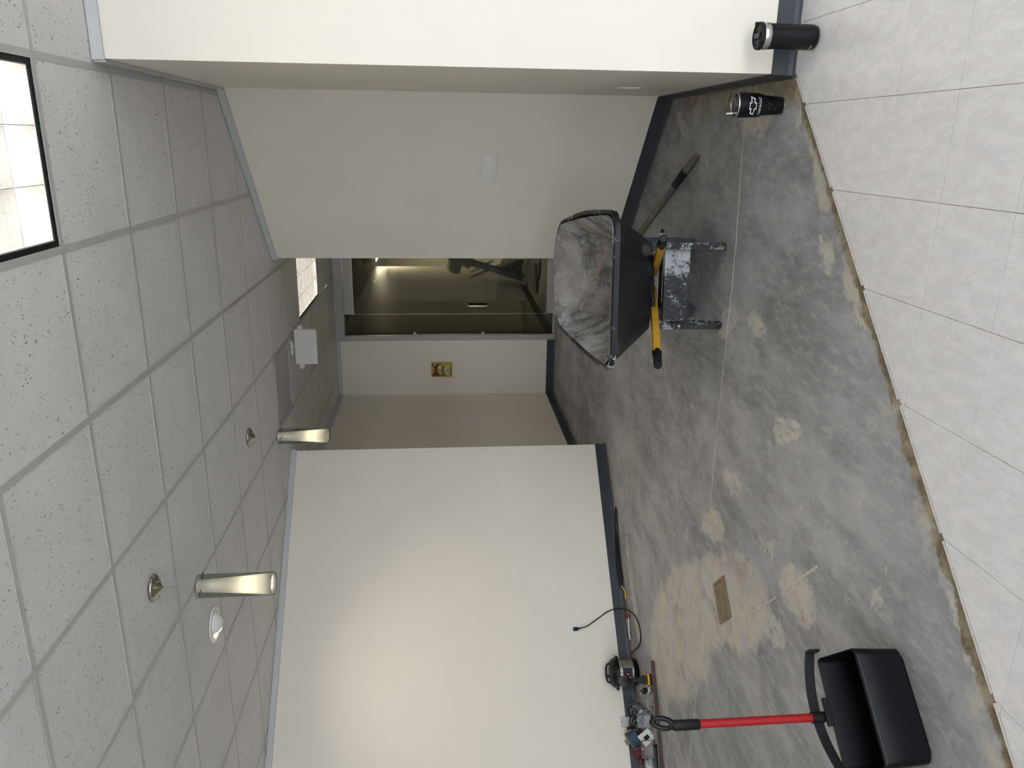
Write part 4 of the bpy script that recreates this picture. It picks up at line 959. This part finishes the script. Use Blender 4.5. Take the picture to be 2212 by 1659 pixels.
def rrect(hx0, hx1, y0, y1, rad0, rad1, z0, z1, n=10, bul=0.0):
    """rounded outline; hx0/rad0 at the handle end y0, hx1/rad1 at the nose y1; z runs from z0 to z1"""
    pts = []; cor = [(hx1 - rad1, y1 - rad1, rad1, 0), (-hx1 + rad1, y1 - rad1, rad1, 90), (-hx0 + rad0, y0 + rad0, rad0, 180), (hx0 - rad0, y0 + rad0, rad0, 270)]
    for ci, (cx, cy, r, a0) in enumerate(cor):
        for k in range(n):
            a = math.radians(a0 + 90 * k / (n - 1)); pts.append((cx + r * math.cos(a), cy + r * math.sin(a)))
        nx = cor[(ci + 1) % 4]; a = math.radians(a0 + 90); pe = (cx + r * math.cos(a), cy + r * math.sin(a)); ps = (nx[0] + nx[2] * math.cos(math.radians(nx[3])), nx[1] + nx[2] * math.sin(math.radians(nx[3])))
        for k in range(1, 6): q = k / 6; pts.append((pe[0] + (ps[0] - pe[0]) * q, pe[1] + (ps[1] - pe[1]) * q))
    out = []
    for x, y in pts:
        q = (y - y0) / (y1 - y0); out.append(Vector((x * (1 + bul * math.sin(math.pi * max(0, min(1, q)))), y, z0 + (z1 - z0) * q)))
    return out
RIM = rrect(.350, .300, -.365, 1.05, .085, .24, .640, .700, bul=.10)
BOT = rrect(.215, .190, -.075, .72, .05, .10, .392, .345)
def loft(n, k, off=0.0, amp=0.0, zoff=0.0):
    loops = []
    for i in range(n + 1):
        t = i / n; e = t ** .92; L = []
        for a, b in zip(BOT, RIM):
            p = a.lerp(b, e); c = Vector((0, .33, p.z)); d = (c - p); d.z = 0; d.normalize(); p = p + d * off + Vector((0, 0, zoff))
            if amp: p = p + (d + Vector((0, 0, .5))) * amp * (mnoise.noise(p * 9) + .6 * mnoise.noise(p * 24)) * (1 if t < .98 else .2)
            L.append(p)
        loops.append(L)
    m = len(RIM); vs = [p for L in loops for p in L]; fs = []
    for i in range(n):
        for j in range(m): l = (j + 1) % m; fs.append((i * m + j, i * m + l, (i + 1) * m + l, (i + 1) * m + j))
    return vs, fs, m
vs, fs, m = loft(8, 0); fs = [f for f in fs] + [tuple(range(m - 1, -1, -1))]
tray = MB().add(vs, fs, smooth=True).build('tray', M_POLY, wb)
vs, fs, m = loft(30, 0, .024, .013, .012); fs = [f[::-1] for f in fs] + [tuple(range(m))]
MB().add(vs, fs, smooth=True).build('concrete_crust', M_CRUST, tray)
MB().tube([p + Vector((0, 0, .0)) for p in RIM], .0105, 10, closed=True, flat=(1.1, 1.0)).build('rolled_rim', M_RIM, tray)
# lip under the rim
lip = [p + (Vector((p.x, p.y - .33, 0)).normalized() * .014) for p in RIM]
MB().add([Vector(p) for p in lip] + [p - Vector((0, 0, .017)) for p in lip], [(j, (j + 1) % m, m + (j + 1) % m, m + j) for j in range(m)], smooth=True).build('rim_lip', M_RIM, tray)
# handles run from the grips down and inwards under the tray
for s in (-1, 1):
    g = Vector((s * .270 - .022, -.60, .492)); e = Vector((s * .045, .36, .262)); d = (e - g).normalized(); q = d.to_track_quat('Z', 'Y').to_matrix().to_4x4()
    L = (e - g).length; A = Matrix.Translation(g) @ q
    h = MB().box((0, 0, .13 + (L - .13) / 2), (.038, .034, L - .13), bev=.004, M=A).build('handle', M_HY if s < 0 else M_HW, wb)
    gr = MB().lathe([(.015, -.002), (.0185, .002), (.019, .10), (.0215, .125), (.0225, .145), (.016, .147)], 20, A).build('grip', M_BLACKM, h)
    # leg: bent flat bar, foot loop and rear brace
    x = s * .199
    lp = [(x, -.02, .335), (x, -.02, .25), (x, -.022, .12), (x * 1.0, -.028, .035), (x, -.020, .010), (x, .010, .004), (x, .035, .012), (x, .060, .05), (x, .12, .15), (x, .16, .23)]
    P = spline(lp, 4); W = .016; T_ = .003; vsl = []; fsl = []
    for i, p in enumerate(P):
        dd = (P[min(i + 1, len(P) - 1)] - P[max(i - 1, 0)]).normalized(); nn = Vector((0, -dd.z, dd.y))
        for (a, b) in ((-W, -T_), (W, -T_), (W, T_), (-W, T_)): vsl.append(p + Vector((a, 0, 0)) + nn * b)
    for i in range(len(P) - 1):
        for k in range(4): l = (k + 1) % 4; fsl.append((4 * i + k, 4 * i + l, 4 * i + 4 + l, 4 * i + 4 + k))
    fsl += [(3, 2, 1, 0), tuple(4 * (len(P) - 1) + k for k in range(4))]
    lg = MB().add(vsl, fsl).build('leg', M_LEG, wb)
    for z in (.29, .225): MB().lathe([(.0085, 0), (.008, .003), (.004, .0055), (.001, .006)], 14, Matrix.Translation((x, -.0235, z)) @ Matrix.Rotation(math.pi / 2, 4, 'X')).build('bolt', M_GALV, lg)
    MB().cyl((x - s * .02, -.02, .332), (x - s * .03, -.02, .372), .0055, n=10).build('hanger_bolt', M_GALV, lg)
    # wheel
    wx, wy, wr = s * .185 + .005, .50, .182
    tp = [(.105, -.030), (.150, -.036), (.168, -.036), (.178, -.030), (.182, -.024)]
    for k in range(9): a = -.024 + .048 * k / 8; tp += [(.1825, a - .0018), (.1795, a - .0009), (.1795, a + .0009), (.1825, a + .0018)]
    tp += [(.182, .024), (.178, .030), (.168, .036), (.150, .036), (.105, .030)]
    MW = Matrix.Translation((wx, wy, wr)) @ Matrix.Rotation(math.pi / 2, 4, 'Y')
    w = MB().lathe(tp, 56, MW, close=False).build('tyre', M_TYRE, wb)
    MB().lathe([(.020, -.034), (.020, .034)], 20, MW).lathe([(.016, -.012), (.105, -.028), (.106, .028), (.016, .012)], 40, MW).build('hub', M_BLACKM, w)
MB().cyl((-.275, .50, .182), (.275, .50, .182), .0095, n=14).build('axle', M_BLACKM, wb)
for s in (-1, 1): MB().lathe([(.012, 0), (.0165, .002), (.0165, .024), (.012, .026)], 16, Matrix.Translation((s * .228, .50, .182)) @ Matrix.Rotation(s * math.pi / 2, 4, 'Y')).build('axle_collar', M_PALE, wb)
# broad cross plate between the legs
t = T('spattered_cross_plate'); xx = t.n.new('ShaderNodeSeparateXYZ'); t.link(t.co, xx.inputs[0])
a = t.rng(t.math('ADD', t.math('ADD', t.math('MULTIPLY', t.noise(18, 8, .75), .5), t.math('MULTIPLY', t.noise(150, 5, .7), .5)), t.rng(xx.outputs[0], .0, .10, -.015, .10)), .52, .60)
t.set(t.mix(a, (.014, .014, .016), (.42, .44, .45)), t.rng(a, 0, 1, .45, .85), .2); t.bump(a, .3, .003)
cpl = MB().box((0, .012, .238), (.362, .004, .128), bev=.0015).box((0, .024, .300), (.362, .026, .004)).box((0, .024, .176), (.362, .026, .004)).build('cross_plate', t.m, wb)
MB().cyl((-.10, .05, .345), (.12, .05, .352), .008, n=12).build('tie_rod', M_BLACKM, wb)
MB().box((-.085, .05, .345), (.05, .022, .022), bev=.003).build('tie_clamp', M_BLACKM, wb)
MB().box((0, .24, .318), (.30, .05, .012), bev=.002).build('tray_support', M_BLACKM, wb)
for s in (-1, 1): MB().tube([(s * .12, .30, .30), (s * .14, .42, .22), (s * .14, .50, .185)], .012, 10).build('axle_bracket', M_BLACKM, wb)
# rod sticking out past the far side of the tray
MB().tube([(-.355, .23, .640), (-.445, .205, .592)], .009, 10).build('side_rod', plain('grey_rod', (.12, .11, .10), .6), wb)
print('tiles', ntile, 'objects', len(bpy.data.objects))
